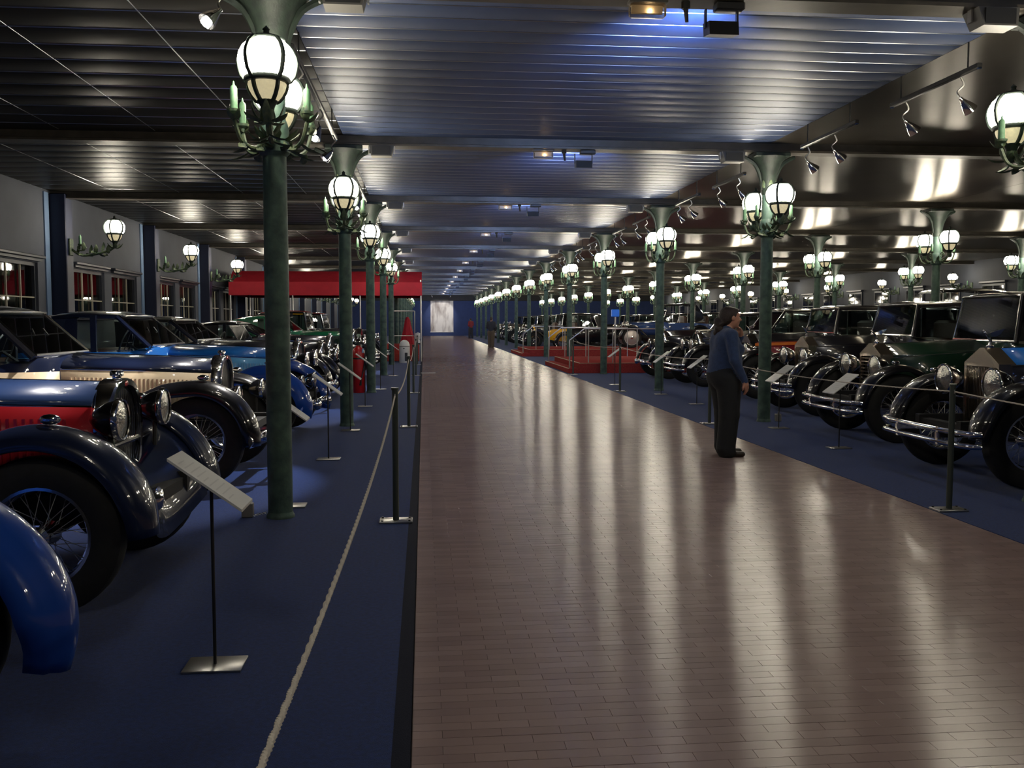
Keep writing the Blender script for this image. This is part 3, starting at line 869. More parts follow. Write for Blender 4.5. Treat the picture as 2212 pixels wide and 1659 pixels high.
M_CRIMSON = paint('crimson', (.45, .012, .020)); M_CREAMP = paint('cream', (.62, .50, .34)); M_NAVY = paint('navy', (.010, .016, .045))
M_BLUE = paint('racing_blue', (.012, .06, .34)); M_SKY = paint('sky_blue', (.10, .34, .66)); M_BRIGHT = paint('bright_blue', (.015, .15, .55))
M_GREEN = paint('emerald', (.012, .17, .075)); M_DGREEN = paint('dark_green', (.006, .021, .011)); M_MAROON = paint('maroon', (.16, .012, .018))
M_ORANGE = paint('orange', (.75, .20, .04)); M_YELLOW = paint('yellow', (.80, .42, .01)); M_SLATE = paint('slate_blue', (.035, .075, .22))

DEF = dict(wb=3.1, track=1.36, R=.40, tw=.15, wstyle='wire', rad='horseshoe', rx=.12, rw=.27, rz0=.50, rz1=1.17,
           hw0=.27, hw1=.44, hzb=.58, hs0=1.01, hs1=1.06, ht0=1.13, ht1=1.19, cowl=-1.30, bw=.66, belt=1.12, tail=-4.05,
           roof='coupe', rz=1.60, rake=.42, roof_x=-2.9, fstyle='clam', fa0=-8, fw=.30, fdeep=.10, fgap=.10, hood_top=M_BLACK, hood_side=M_BLACK,
           body=M_BLACK, fender=M_BLACK, roofm=M_BLACK, lamps=((.20, .36, .92, .115),), lampm=M_CHROME, bumper=None, mascot=None, louvres=True, stripe=None,
           tint=None, crown='round', shell=M_CHROME, foglamp=False, apron=False, tailm=None, sidem=None, seats=M_LEATHER, detail=True)

def fender_path(P, front=True):
    R = P['R'] + P['fgap']; zc = P['R']
    pts = []
    if front:
        a0 = P['fa0']; st = P['fstyle']
        if st == 'clam':
            for a in range(a0, 125, 11): pts.append((R * math.cos(math.radians(a)), zc + R * math.sin(math.radians(a))))
            x, z = pts[-1]
            pts += [(x - .20, z - .18), (x - .42, z - .36), (x - .62, max(z - .50, .34)), (x - .85, .33)]
        elif st == 'long':      # sweeping wing: high over the wheel, long tail to the sill
            for a in range(a0, 100, 11): pts.append((R * math.cos(math.radians(a)), zc + R * math.sin(math.radians(a))))
            x, z = pts[-1]
            pts += [(x - .25, z - .03), (x - .50, z - .14), (x - .80, z - .30), (x - 1.10, z - .46), (x - 1.35, .34)]
        else:                   # bulbous closed wing
            for a in range(a0, 130, 10):
                k = 1 + .10 * math.cos(math.radians(a)) ** 2
                pts.append((R * k * math.cos(math.radians(a)), zc + R * math.sin(math.radians(a))))
            x, z = pts[-1]
            pts += [(x - .18, z - .16), (x - .34, z - .36), (x - .46, .33)]
    else:
        pts = [(R + .40, .33), (R + .20, .42), (R + .05, zc + .10)]
        for a in range(30, 196, 12): pts.append((R * math.cos(math.radians(a)), zc + R * math.sin(math.radians(a))))
    return pts
def fender(P, cx, cy, side, front):
    path = [Vector((p[0] + cx, p[1])) for p in fender_path(P, front)]
    path = spline(path, 2)
    secs = []; n = 11; w = P['fw']; dp = P['fdeep']; m = len(path)
    for i, p in enumerate(path):
        d = path[min(i + 1, m - 1)] - path[max(i - 1, 0)]; d.normalize()
        nx, nz = d.y, -d.x                       # outward for a path that runs front to back
        if front is False: nx, nz = -nx, -nz
        if (Vector((nx, nz)).dot(p - Vector((cx, P['R'] - .12)))) < 0: nx, nz = -nx, -nz
        t = i / (m - 1)
        tap = 1.0
        if P['fstyle'] == 'bulb' and front: tap = min(1, .55 + t * 3.2)
        elif front: tap = min(1, .72 + t * 2.5)
        sec = []
        for k in range(n):
            u = -1 + 2 * k / (n - 1)
            dep = dp * (1 - math.sqrt(max(0, 1 - (.985 * u) ** 2)))
            if u * side < -.6: dep *= .6
            sec.append((p.x - nx * dep, cy + u * w / 2 * tap, p.y - nz * dep))
        secs.append(sec)
    return MB().loft(secs)
def hood_half(w, zb, zs, zt, crown, n=7):
    top = []
    for k in range(n):
        t = k / (n - 1)
        if crown == 'round': top.append((w * math.cos(t * PI / 2), zs + (zt - zs) * math.sin(t * PI / 2)))
        else:
            q = min(t / .86, 1); top.append((w * (1 - .93 * q) * (1 if t < .9 else (1 - (t - .86) / .14)), zs + (zt - zs) * (.96 * q + .04 * t)))
    return [(w * .96, zb), (w, zb + (zs - zb) * .5), (w, zs)], top
def radiator(P, root):
    w, z0, z1, x = P['rw'], P['rz0'], P['rz1'], P['rx']
    if P['rad'] == 'horseshoe':
        def outline(k):
            pts = []; zc = z0 + (z1 - z0) * .56
            for i in range(28):
                a = 2 * PI * i / 28
                y = math.sin(a); zz = math.cos(a)
                ww = w * (1 - .16 * max(0, -zz)); hh = (z1 - zc) if zz > 0 else (zc - z0)
                sq = 1.0 / max(abs(y) ** 2.6 + abs(zz) ** 2.6, 1e-6) ** (1 / 2.6)
                pts.append((ww * y * sq * k, zc + hh * zz * sq * k))
            return pts
        big, sm = outline(1.0), outline(.86)
        rings = [[(x - .11, p[0], p[1]) for p in big], [(x - .015, p[0], p[1]) for p in big], [(x, p[0] * .97, z0 + (p[1] - z0) * .985) for p in big],
                 [(x, p[0], p[1]) for p in sm], [(x - .03, p[0], p[1]) for p in sm]]
        sh = MB().loft(rings, closed=True).build('radiator_shell', P['shell'], root)
        core = MB(); core.v = [(x - .035, p[0], p[1]) for p in sm]; core.f = [tuple(range(len(sm)))]
        core.build('grille', mat('radiator_mesh', (.02, .02, .022), rough=.4, metal=.6), root, smooth=False, solid=.004)
        b = MB()
        for k in range(-6, 7):
            yy = k * w * .12
            zz0, zz1 = z0 + .06 + abs(k) * .008, z1 - .06 - abs(k) ** 2 * .003
            b.cyl((x - .028, yy, zz0), (x - .028, yy, zz1), .003, n=4)
        b.build('grille_bars', M_CHROME, root)
        MB().ball((x - .004, 0, z1 - (z1 - z0) * .045), (.008, .038, .019), 12, 6).build('badge', M_RED_LENS, sh)
        b = MB().lathe([(0, z1 + .045), (.03, z1 + .045), (.038, z1 + .035), (.038, z1 + .015), (.025, z1 + .01), (.025, z1 - .02)], c=(x - .055, 0, 0), n=14)
        b.build('filler_cap', M_CHROME, sh)
    else:
        zs = z0 + (z1 - z0) * .80; d = .17
        o = [(-w, z0), (-w, zs), (-w * .12, z1), (w * .12, z1), (w, zs), (w, z0)]
        k = .84
        i_ = [(-w * k, z0 + .02), (-w * k, zs - .03), (-w * .11, zs - .03), (w * .11, zs - .03), (w * k, zs - .03), (w * k, z0 + .02)]
        b = MB().loft([[(x - d, *p) for p in o], [(x, *p) for p in o], [(x + .002, *p) for p in i_], [(x - .04, *p) for p in i_]], closed=True)
        sh = b.build('radiator_shell', P['shell'], root, smooth=False)
        ba = MB().box((x - .06, 0, (z0 + zs) / 2 - .01), (.01, w * 1.7, zs - z0 - .04)); ba.build('grille', M_DARK, root, smooth=False)
        b = MB()
        if P['rad'] == 'temple':
            for q in range(-9, 10): b.box((x - .022, q * w * .088, (z0 + zs) / 2), (.035, .007, zs - z0 - .07), rz=.0)
        else:
            for q in range(11): b.box((x - .022, 0, z0 + .05 + (zs - z0 - .11) * q / 10), (.03, w * 1.64, .014))
        b.build('shutters', P['shell'], root, smooth=False)
        b = MB().lathe([(.02, z1 - .005), (.034, z1), (.034, z1 + .02), (.018, z1 + .03), (.014, z1 + .05), (0, z1 + .055)], c=(x - d / 2, 0, 0), n=14)
        cap = b.build('filler_cap', M_CHROME, sh)
        if P['mascot']:
            g = MB(); bx = x - d / 2; bz = z1 + .05
            g.tube(spline([(bx - .01, 0, bz), (bx + .01, 0, bz + .04), (bx + .045, 0, bz + .085), (bx + .06, 0, bz + .10)], 4), [.011, .013, .014, .015, .016, .015, .013, .012, .011, .010, .010, .009, .009], n=8)
            g.ball((bx + .072, 0, bz + .112), .012, 8, 6)
            for s in (-1, 1):
                g.loft([[(bx + .03, s * .008, bz + .085), (bx + .02, s * .01, bz + .055)], [(bx - .05, s * .035, bz + .12), (bx - .04, s * .03, bz + .06)], [(bx - .11, s * .05, bz + .135), (bx - .08, s * .04, bz + .085)]])
            g.build('mascot', M_CHROME, sh, solid=0)
def headlamp(P, root, x, y, z, r):
    hm = P['lampm']
    prof = [(0, -r * 1.45), (r * .22, -r * 1.40), (r * .55, -r * 1.12), (r * .82, -r * .65), (r * .97, -r * .15), (r, 0)]
    h = MB().lathe(prof, c=(x, y, z), axis='x', n=24).build('headlamp', hm, root)
    MB().lathe([(r * .93, .012), (r * 1.0, .016), (r * 1.05, .004), (r * 1.05, -.014), (r * .98, -.02)], c=(x, y, z), axis='x', n=24).build('lamp_rim', M_CHROME, h)
    MB().lathe([(0.001, r * .22), (r * .4, r * .18), (r * .75, r * .08), (r * .95, .006)], c=(x, y, z), axis='x', n=24).build('lens', M_LENS, h)
    MB().cyl((x - r * .5, y, z - r * .75), (x - r * .5, y * .96, z - r * .75 - .16), .014, n=8).build('lamp_post', M_DARK if hm is M_BLACK else M_CHROME, h)
    return h
def car(name, label, cat, loc, heading, group=None, **kw):
    P = dict(DEF); P.update(kw)
    root = thing(name, label, cat, loc, heading, group)
    t = P['track'] / 2; R = P['R']
    wm = wheel_meshes(R, P['tw'], P['wstyle'], 36 if P['detail'] else 24)
    for cx in (0, -P['wb']):
        for s in (1, -1):
            w = add_mesh('wheel', wm['tyre'], root, (cx, s * t, R))
            for q in ('rim', 'spokes', 'hub'): add_mesh(wm[q].name.split('.')[0], wm[q], w)
    for cx in (0, -P['wb']):
        MB().cyl((cx, -t, R), (cx, t, R), .035, n=8).box((cx - .1, .34, R + .03), (.9, .05, .05)).box((cx - .1, -.34, R + .03), (.9, .05, .05)).build('axle', M_DARK, root)
    # frame under the body
    b = MB()
    for s in (-1, 1): b.box(((P['tail'] + .3 + .5) / 2 - .2, s * .36, .50), (abs(P['tail']) + .5, .07, .14))
    b.box((P['cowl'] * .5, 0, .52), (1.1, .5, .3)); b.box((.38, 0, .50), (.10, .8, .07))
    b.build('chassis', M_DARK, root, smooth=False)
    # bonnet
    cw = P['crown']
    S = []
    xs = [P['rx'] - .10, (P['rx'] + P['cowl']) / 2, P['cowl']]
    for i, x in enumerate(xs):
        k = i / 2
        f = lambda a, b_: a + (b_ - a) * (k ** .85)
        w_ = f(P['hw0'], P['hw1'])
        S.append((x, hood_half(w_, P['hzb'] + .0, f(P['hs0'], P['hs1']), f(P['ht0'], P['ht1']), cw)))
    tops = [[(x, p[0], p[1]) for p in h[1]] + [(x, -p[0], p[1]) for p in reversed(h[1][:-1])] for x, h in S]
    ht = MB().loft(tops).build('bonnet_top', P['hood_top'], root, ang=25 if cw != 'round' else 50, solid=.008)
    b = MB(); hz = max(h[1][-1][1] for _, h in S)
    b.tube([(x, 0, h[1][-1][1] + .004) for x, h in S], .006, n=6); b.build('hinge', M_CHROME, ht)
    for s in (1, -1):
        hs = MB().loft([[(x, s * p[0], p[1]) for p in h[0]] for x, h in S]).build('bonnet_side', P['hood_side'], root, solid=.008)
        MB().tube([(x, s * (h[0][2][0] + .002), h[0][2][1]) for x, h in S], .006, n=6).build('bonnet_strip', M_CHROME, hs)
        if P['louvres']:
            b = MB(); nl = 30 if P['detail'] else 14
            for q in range(nl):
                u = .10 + .82 * q / (nl - 1); x = xs[0] + (xs[2] - xs[0]) * u
                w_ = P['hw0'] + (P['hw1'] - P['hw0']) * u ** .85
                zz0, zz1 = P['hzb'] + .10, P['hs0'] + (P['hs1'] - P['hs0']) * u - .07
                b.box((x, s * (w_ + .006), (zz0 + zz1) / 2), (.016, .014, zz1 - zz0))
            b.build('louvres', P['hood_side'], hs, smooth=False)
        if P['stripe']:
            z = P['hs0'] - .035
            MB().loft([[(x, s * (h[0][2][0] + .008), h[0][2][1] - .02), (x, s * (h[0][2][0] + .008), h[0][2][1] - .075)] for x, h in S]).build('stripe', P['stripe'], hs, smooth=False, solid=.006)
    radiator(P, root)
    # body tub
    bw, belt, c0, tl = P['bw'], P['belt'], P['cowl'], P['tail']
    prof = lambda x, w_, zb, zt: [(x, w_ * .93, zb), (x, w_, zb + .16), (x, w_ * 1.0, zt - .07), (x, w_ * .965, zt - .015), (x, w_ * .5, zt + .005), (x, 0, zt + .01),
                                  (x, -w_ * .5, zt + .005), (x, -w_ * .965, zt - .015), (x, -w_, zt - .07), (x, -w_ * .93, zb)][:]
    def ring(x, w_, zb, zt):
        h = [(w_ * .90, zb), (w_, zb + .16), (w_, zt - .07), (w_ * .96, zt - .015), (w_ * .5, zt + .004)]
        return [(x, *p) for p in h] + [(x, 0, zt + .008)] + [(x, -p[0], p[1]) for p in reversed(h)]
    secs = [ring(c0 + .02, P['hw1'] + .012, .46, P['ht1'] - .01), ring(c0 - .16, (P['hw1'] + bw) / 2 + .05, .45, max(P['ht1'] - .01, belt)), ring(c0 - .42, bw, .44, belt),
            ring(c0 - 1.1, bw + .02, .44, belt), ring(-P['wb'] + .25, bw, .46, belt), ring((-P['wb'] + tl) / 2 - .1, bw * .88, .52, belt - .04), ring(tl + .12, bw * .66, .58, belt - .20), ring(tl, bw * .45, .64, belt - .34)]
    body = MB().loft(secs if not P['tailm'] else secs[:5], closed=True, cap=True).build('body', P['body'], root, ang=50)
    if P['tailm']: MB().loft(secs[4:], closed=True, cap=True).build('tail', P['tailm'], root, ang=50)
    if P['sidem']:
        for s in (1, -1):
            i0 = 1 if s > 0 else len(secs[0]) - 2
            pan = []
            for sc_ in secs[:6]:
                x_, w_, zt_ = sc_[2][0], sc_[2][1], sc_[2][2]
                pan.append([(x_, s * (w_ * .955), .50), (x_, s * (w_ + .006), .64), (x_, s * (w_ + .006), min(P['hs1'] - .02, zt_))])
            MB().loft(pan).build('side_panel', P['sidem'], body, solid=.008)
    for s in (1, -1):
        b = MB()
        x0, x1 = c0 - .50, c0 - 1.32
        b.tube([(x0, s * (bw + .012), .56), (x0, s * (bw + .016), belt - .08)], .006, n=4); b.tube([(x1, s * (bw + .022), .56), (x1, s * (bw + .022), belt - .08)], .006, n=4)
        d_ = b.build('door_seam', M_DARK, body)
        MB().cyl((x1 + .12, s * (bw + .045), belt - .16), (x1 + .22, s * (bw + .045), belt - .16), .010, n=8).cyl((x1 + .17, s * bw, belt - .16), (x1 + .17, s * (bw + .045), belt - .16), .008, n=6).build('door_handle', M_CHROME, body)
    # wings and running boards
    for s in (1, -1):
        fender(P, 0, s * t, s, True).build('front_wing', P['fender'], root, ang=60, solid=.014)
        fender(P, -P['wb'], s * t, s, False).build('rear_wing', P['fender'], root, ang=60, solid=.014)
        MB().box(((-.85 - R - P['wb'] + R + .45) / 2 - .05, s * (t - .0), .325), (P['wb'] - 2 * R - .9, P['fw'] * .92, .035), bev=.008).build('running_board', P['fender'], root)
    if P['apron']:
        yi = t - P['fw'] * .5 + .02; sec = []
        for k in range(9):
            u = k / 8; a = math.radians(100 - 100 * u); Rf = R + P['fgap'] - .03
            row = []
            for q in range(13):
                v_ = -1 + q / 6; dip = (1 - abs(v_) ** 1.6) * .26
                row.append((Rf * math.cos(a) - dip * .35 - .02, v_ * yi, R + Rf * math.sin(a) - dip * (1 - .45 * u) - .02))
            sec.append(row)
        MB().loft(sec[2:]).build('front_apron', P['fender'], root, ang=60, solid=.008)
    # greenhouse
    xw, zt, rk = c0 - .12, P['rz'], P['rake']
    hw = bw * .93; hw_t = bw * .86; zb = max(P['ht1'], belt) + .0
    if P['roof'] in ('coupe', 'saloon'):
        xr = P['roof_x']
        fr = MB().tube([(xw, -hw, zb), (xw - rk, -hw_t, zt - .04), (xw - rk, hw_t, zt - .04), (xw, hw, zb)], .018, n=6, wrap=True)
        f_ = fr.build('windscreen_frame', M_CHROME, root)
        g = MB(); g.v = [(xw, -hw, zb), (xw - rk, -hw_t, zt - .04), (xw - rk, hw_t, zt - .04), (xw, hw, zb)]; g.f = [(0, 1, 2, 3)]
        g.build('windscreen', M_GLASS, root, smooth=False, solid=.006)
        for s in (-1, 1):
            MB().tube([(xw - .10, s * .22, zb + .01), (xw - rk * .55, s * (.12), zb + (zt - zb) * .55)], .006, n=4).build('wiper', M_BLKMET, f_)
        # roof shell
        def rsec(x, w_, z, hg=.09):
            up = [(x, w_ * math.cos(a) if abs(math.cos(a)) > .02 else 0, z - .07 + hg * math.sin(a)) for a in [PI * q / 10 for q in range(11)]]
            lo = [(x, -w_ * .96 + 2 * w_ * .96 * q / 10, z - .075) for q in range(11)]
            return up + lo
        fast = P['roof'] == 'coupe'
        rs = [rsec(xw - rk + .06, hw_t * .97, zt + .03, .016), rsec(xw - rk + .03, hw_t * .98, zt + .015, .05), rsec(xw - rk - .1, hw_t + .01, zt), rsec((xw - rk + xr) / 2, hw_t + .025, zt + .015), rsec(xr + .25, hw_t + .01, zt - .01), rsec(xr, hw_t * .97, zt - .06)]
        MB().loft(rs, closed=True, cap=True).build('roof', P['roofm'], root, ang=60)
        # rear quarters: from the roof down to the belt
        xq = xr + (.75 if not fast else .55)
        drop = .75 if fast else .18
        q = MB()
        def qsec(x, w_, z):
            h = [(w_ + .02, belt - .03), (w_ * .985, belt + (z - belt) * .6), (w_ * .94, z - .02), (w_ * .6, z + .015)]
            return [(x, *p) for p in h] + [(x, 0, z + .02)] + [(x, -p[0], p[1]) for p in reversed(h)]
        q.loft([qsec(xq, hw_t + .03, zt - .05), qsec(xr + .1, hw_t + .03, zt - .04), qsec(xr - drop * .4, hw_t, zt - (.14 if fast else .10)), qsec(xr - drop * .8, hw_t * .93, belt + (zt - belt) * (.45 if fast else .55)), qsec(xr - drop, hw_t * .86, belt + .02)], closed=True, cap=True)
        q.build('rear_quarter', P['roofm'], root, ang=60)
        for s in (1, -1):
            MB().tube([(xw - .02, s * (hw + .01), zb - .02), (xw - rk - .02, s * (hw_t + .005), zt - .05)], .028, n=6).build('front_pillar', P['roofm'], root)
            xb = (xw - rk + xq) / 2 - .05
            MB().box((xb, s * (hw + hw_t) / 2, (belt + zt) / 2 - .02), (.07, .05, zt - belt - .02)).build('door_pillar', P['roofm'], root, smooth=False)
            for x0, x1, k0 in ((xw - .05, xb, rk), (xb, xq, 0)):
                g = MB(); g.v = [(x0, s * hw, belt), (x1, s * hw, belt), (x1, s * hw_t, zt - .07), (x0 - k0, s * hw_t, zt - .07)]; g.f = [(0, 1, 2, 3)]
                wd = g.build('side_window', M_GLASS, root, smooth=False, solid=.005)
                MB().tube([(x0 - k0, s * (hw_t + .012), zt - .08), (x1, s * (hw_t + .012), zt - .08)], .009, n=4).build('window_trim', M_CHROME if P['tint'] is None else P['tint'], wd)
    else:
        hgt = P['rz'] - zb
        hh = P.get('screen_h', .32)
        MB().tube([(xw, -hw * .9, zb - .02), (xw - rk * .5, -hw * .85, zb + hh), (xw - rk * .5, hw * .85, zb + hh), (xw, hw * .9, zb - .02)], .012, n=6, wrap=True).build('windscreen_frame', M_CHROME, root)
        g = MB(); g.v = [(xw, -hw * .9, zb), (xw - rk * .5, -hw * .85, zb + hh), (xw - rk * .5, hw * .85, zb + hh), (xw, hw * .9, zb)]; g.f = [(0, 1, 2, 3)]
        g.build('windscreen', M_GLASS, root, smooth=False, solid=.006)
        if P['roof'] == 'hood':
            def rsec(x, w_, z):
                up = [(x, w_ * math.cos(a), z - .07 + .09 * math.sin(a)) for a in [PI * q / 8 for q in range(9)]]
                return up + [(x, -w_ * .96 + 2 * w_ * .96 * q / 8, z - .075) for q in range(9)]
            zt = P['rz']; x1 = P['roof_x']
            MB().loft([rsec(xw + .05, hw, zt - .03), rsec(xw - .6, hw, zt), rsec(x1 + .5, hw, zt + .02), rsec(x1, hw * .98, zt - .02), rsec(x1 - .25, hw * .95, zt - .30), rsec(x1 - .32, hw * .9, belt + .10)], closed=True, cap=True).build('folding_hood', P['roofm'], root, ang=60)
            for s in (1, -1):
                for x_ in (xw, (xw + x1) / 2, x1 + .1): MB().cyl((x_, s * hw * .93, belt), (x_, s * hw * .93, zt - .04), .012, n=6).build('hood_stay', M_STEEL, root)
    for x_ in (c0 - .95, c0 - 1.95):
        if x_ > tl + .5:
            MB().box((x_, 0, belt - .06), (.42, bw * 1.5, .16), bev=.04).box((x_ - .26, 0, belt + .10), (.14, bw * 1.5, .42), bev=.05).build('seat', P['seats'], root)
    ang = [2 * PI * k / 20 for k in range(20)]
    sx, sy, sz = c0 - .55, -.30, belt + .10
    sw = MB().tube([(sx + .07 * math.sin(a), sy + .19 * math.cos(a), sz + .18 * math.sin(a)) for a in ang], .012, n=6, wrap=True)
    for k in range(4): sw.cyl((sx, sy, sz), (sx + .07 * math.sin(ang[k * 5]), sy + .19 * math.cos(ang[k * 5]), sz + .18 * math.sin(ang[k * 5])), .006, n=4)
    sw.cyl((sx, sy, sz), (sx + .35, sy, sz - .25), .015, n=6).build('steering_wheel', M_BLKMET, root)
    # lamps
    for (x, y, z, r) in P['lamps']:
        for s in (1, -1): headlamp(P, root, x, s * y, z, r)
    b = MB().cyl((P['rx'] - .02, -t * .8, P['lamps'][0][2] - .17), (P['rx'] - .02, t * .8, P['lamps'][0][2] - .17), .016, n=8)
    b.build('lamp_bar', M_CHROME if P['lampm'] is not M_BLACK else M_BLACK, root)
    if P['foglamp']:
        MB().lathe([(0, -.08), (.05, -.06), (.07, 0), (.05, .02), (0, .03)], c=(.46, -.30, .52), axis='x', n=14).build('fog_lamp', M_CHROME, root)
    for s in (1, -1):
        MB().ball((.06, s * (t + .02), R * 2 + P['fgap'] + .03), (.055, .025, .028), 10, 6).build('side_lamp', M_CHROME, root)
    if P['bumper'] == 'double':
        for z in (.50, .39):
            bar = MB().tube(spline([(.50, -.80, z), (.60, -.72, z), (.64, -.3, z), (.64, .3, z), (.60, .72, z), (.50, .80, z)], 3), .026, n=10).build('bumper', M_CHROME, root)
        for s in (1, -1): MB().box((.50, s * .36, .45), (.34, .03, .05)).box((.645, s * .36, .445), (.03, .035, .17)).build('bumper_iron', M_CHROME, root, smooth=False)
    elif P['bumper'] == 'blade':
        bar = MB().loft([[(.56 - abs(y) ** 2 * .12, y, .36), (.585 - abs(y) ** 2 * .12, y, .40), (.585 - abs(y) ** 2 * .12, y, .44), (.56 - abs(y) ** 2 * .12, y, .48), (.55 - abs(y) ** 2 * .12, y, .42)] for y in [-.82 + .082 * k for k in range(21)]], closed=True, cap=True).build('bumper', M_CHROME, root)
        for s in (1, -1):
            MB().ball((.60, s * .38, .42), (.06, .09, .075), 12, 8).build('bumper_boss', M_CHROME, root)
            MB().box((.42, s * .38, .42), (.28, .03, .05)).build('bumper_iron', M_CHROME, root, smooth=False)
    # tail lamps, plate bracket, exhaust keep the rear honest from other sides
    for s in (1, -1): MB().ball((-P['wb'] - R - P['fgap'] - .02, s * t, .62), (.03, .03, .03), 8, 6).build('tail_lamp', M_RED_LENS, root)
    return root
# ------------------------------------------------------------------ the parked cars
def yz(x, zc):
    """distance along the hall of a thing at X = x and depth zc from the camera"""
    return zc / math.cos(YAW) - x * math.tan(YAW)
DEG = math.radians
GCL = 'cars parked along the window wall'; GCR = 'limousines parked on the display side'
HL = dict(lampm=M_BLACK)
car('car', 'bright blue streamlined car with a rounded closed front wing', 'car', (-1.92, 2.78, 0), DEG(-2), GCL,
    hood_top=M_BLUE, hood_side=M_BLUE, body=M_BLUE, fender=M_BLUE, roofm=M_BLUE, fstyle='bulb', fa0=-16, fdeep=.24, fw=.38, fgap=.18, R=.39, bumper=None, lamps=((.20, .40, .70, .10),), rz=1.5, roof='coupe')
car('car', 'vintage car with blue bonnet top, red sides and dark navy wings', 'car', (-1.92, 5.53, 0), DEG(-1), GCL,
    hood_top=M_SLATE, hood_side=M_CRIMSON, body=M_SLATE, sidem=M_CRIMSON, fender=M_NAVY, lampm=M_BLACK, fdeep=.13, fw=.33, fa0=0, fgap=.155, R=.41, tw=.16, rx=.21, lamps=((.30, .39, .97, .11),), roof='open', foglamp=True, apron=True, hs0=1.03, hs1=1.07, ht0=1.145, ht1=1.18)
car('car', 'vintage coupe with cream bonnet sides, navy top and black wings', 'car', (-2.02, 9.22, 0), DEG(-1), GCL,
    hood_top=M_NAVY, hood_side=M_CREAMP, body=M_NAVY, sidem=M_CREAMP, fender=M_BLACK, fstyle='long', fdeep=.15, fw=.34, fa0=-4, fgap=.14, R=.41, tw=.16, lampm=M_BLACK, lamps=((.34, .56, .80, .105),), bumper='blade', rz=1.62)
car('car', 'bright blue coupe with pale blue bonnet sides and low chrome headlamps', 'car', (-1.95, 12.55, 0), DEG(-4), GCL,
    hood_top=M_BRIGHT, hood_side=M_SKY, body=M_BRIGHT, sidem=M_SKY, fender=M_BLUE, roofm=M_NAVY, fstyle='bulb', fdeep=.20, fw=.36, fa0=-14, fgap=.14, R=.40, lamps=((.42, .42, .68, .115),), bumper='blade', rz=1.60)
car('car', 'black coupe with chrome horseshoe radiator next to the bright blue coupe', 'car', (-2.15, 15.75, 0), DEG(-5), GCL,
    hood_top=M_BLACK, hood_side=M_BLACK, lampm=M_BLACK, lamps=((.28, .34, .86, .13),), fdeep=.14, fw=.33, bumper='blade', rz=1.55)
car('car', 'low black roadster with a small folding windscreen', 'car', (-2.10, 18.85, 0), DEG(-4), GCL,
    roof='open', ht0=1.06, ht1=1.08, hs0=.86, hs1=.92, belt=1.0, rz1=1.08, lamps=((.28, .40, .80, .12),), bumper='blade', fstyle='bulb', fdeep=.18, rz=1.35)
car('car', 'rounded black coupe between the low roadster and the green coupe', 'car', (-2.25, 22.0, 0), DEG(-4), GCL,
    rz=1.48, lamps=((.30, .36, .84, .12),), bumper='blade', fstyle='bulb', fdeep=.20, rake=.55)
car('car', 'emerald green coupe with chrome-edged windows and bright nose', 'car', (-1.95, 25.3, 0), DEG(-4), GCL,
    hood_top=M_GREEN, hood_side=M_DGREEN, body=M_GREEN, fender=M_BLACK, roofm=M_GREEN, lamps=((.30, .34, .92, .13),), bumper='double', rz=1.62, ht0=1.20, ht1=1.24, hs0=1.08, hs1=1.12, rz1=1.24, belt=1.16, tint=M_CHROME)
car('car', 'tall black limousine with yellow-edged windows beyond the green coupe', 'car', (-2.0, 28.6, 0), DEG(-3), GCL,
    roof='saloon', rz=1.78, rake=.08, tint=M_YELLOW, lamps=((.25, .34, .95, .13),), rad='temple', crown='flat', R=.42, ht0=1.22, ht1=1.26, rz1=1.26, bumper='double')
car('car', 'black saloon with cream bonnet side just before the red canopy', 'car', (-1.8, 31.4, 0), DEG(-3), GCL,
    roof='saloon', rz=1.75, rake=.1, hood_side=M_CREAMP, lamps=((.25, .34, .95, .13),), rad='temple', crown='flat', R=.42, ht0=1.2, ht1=1.24, rz1=1.25, bumper='double')
RRS = dict(rad='temple', crown='flat', shell=M_NICKEL, mascot=True, roof='saloon', rake=.10, rz=1.86, R=.425, tw=.17, bumper='double', fstyle='clam', fa0=2, fdeep=.09,
           fgap=.11, rz0=.52, rz1=1.24, hs0=1.08, hs1=1.12, ht0=1.23, ht1=1.27, hw0=.27, rw=.28, hw1=.46, belt=1.20, bw=.72, track=1.44, wb=3.6, tail=-4.7, roof_x=-3.9, cowl=-1.40, louvres=False, rx=.02,
           lamps=((.16, .40, .92, .145),))
def rr(**k):
    d = dict(RRS); d.update(k); return d
car('car', 'black limousine with bright blue bonnet top and tall nickel radiator', 'car', (5.37, 8.45, 0), PI, GCR, **rr(hood_top=M_BRIGHT, rz0=.50))
car('car', 'dark green limousine with horizontal radiator shutters and winged mascot', 'car', (5.80, 11.55, 0), PI, GCR, **rr(hood_top=M_DGREEN, hood_side=M_DGREEN, body=M_DGREEN, rad='shutter', roofm=M_BLACK, ht0=1.19, ht1=1.25, rz1=1.21, hs0=1.02))
car('car', 'all-black limousine with tall upright windscreen, behind the green one', 'car', (6.22, 14.75, 0), PI, GCR, **rr(rz=1.80))
car('car', 'black limousine with maroon bonnet side and orange stripe', 'car', (6.42, 18.0, 0), PI, GCR, **rr(hood_side=M_MAROON, stripe=M_ORANGE, rz=1.78, shell=M_CHROME))
car('car', 'black saloon with slanted windscreen beside the woman', 'car', (6.35, 21.2, 0), PI, GCR, **rr(rad='horseshoe', rake=.35, rz=1.76, shell=M_CHROME, lamps=((.22, .36, .95, .14),)))
car('car', 'black saloon nearest the red platform, chrome headlamps side by side', 'car', (6.30, 24.1, 0), PI, GCR, **rr(rad='horseshoe', rz=1.7, rake=.3, shell=M_CHROME, lamps=((.25, .38, .90, .14),), bumper='blade'))
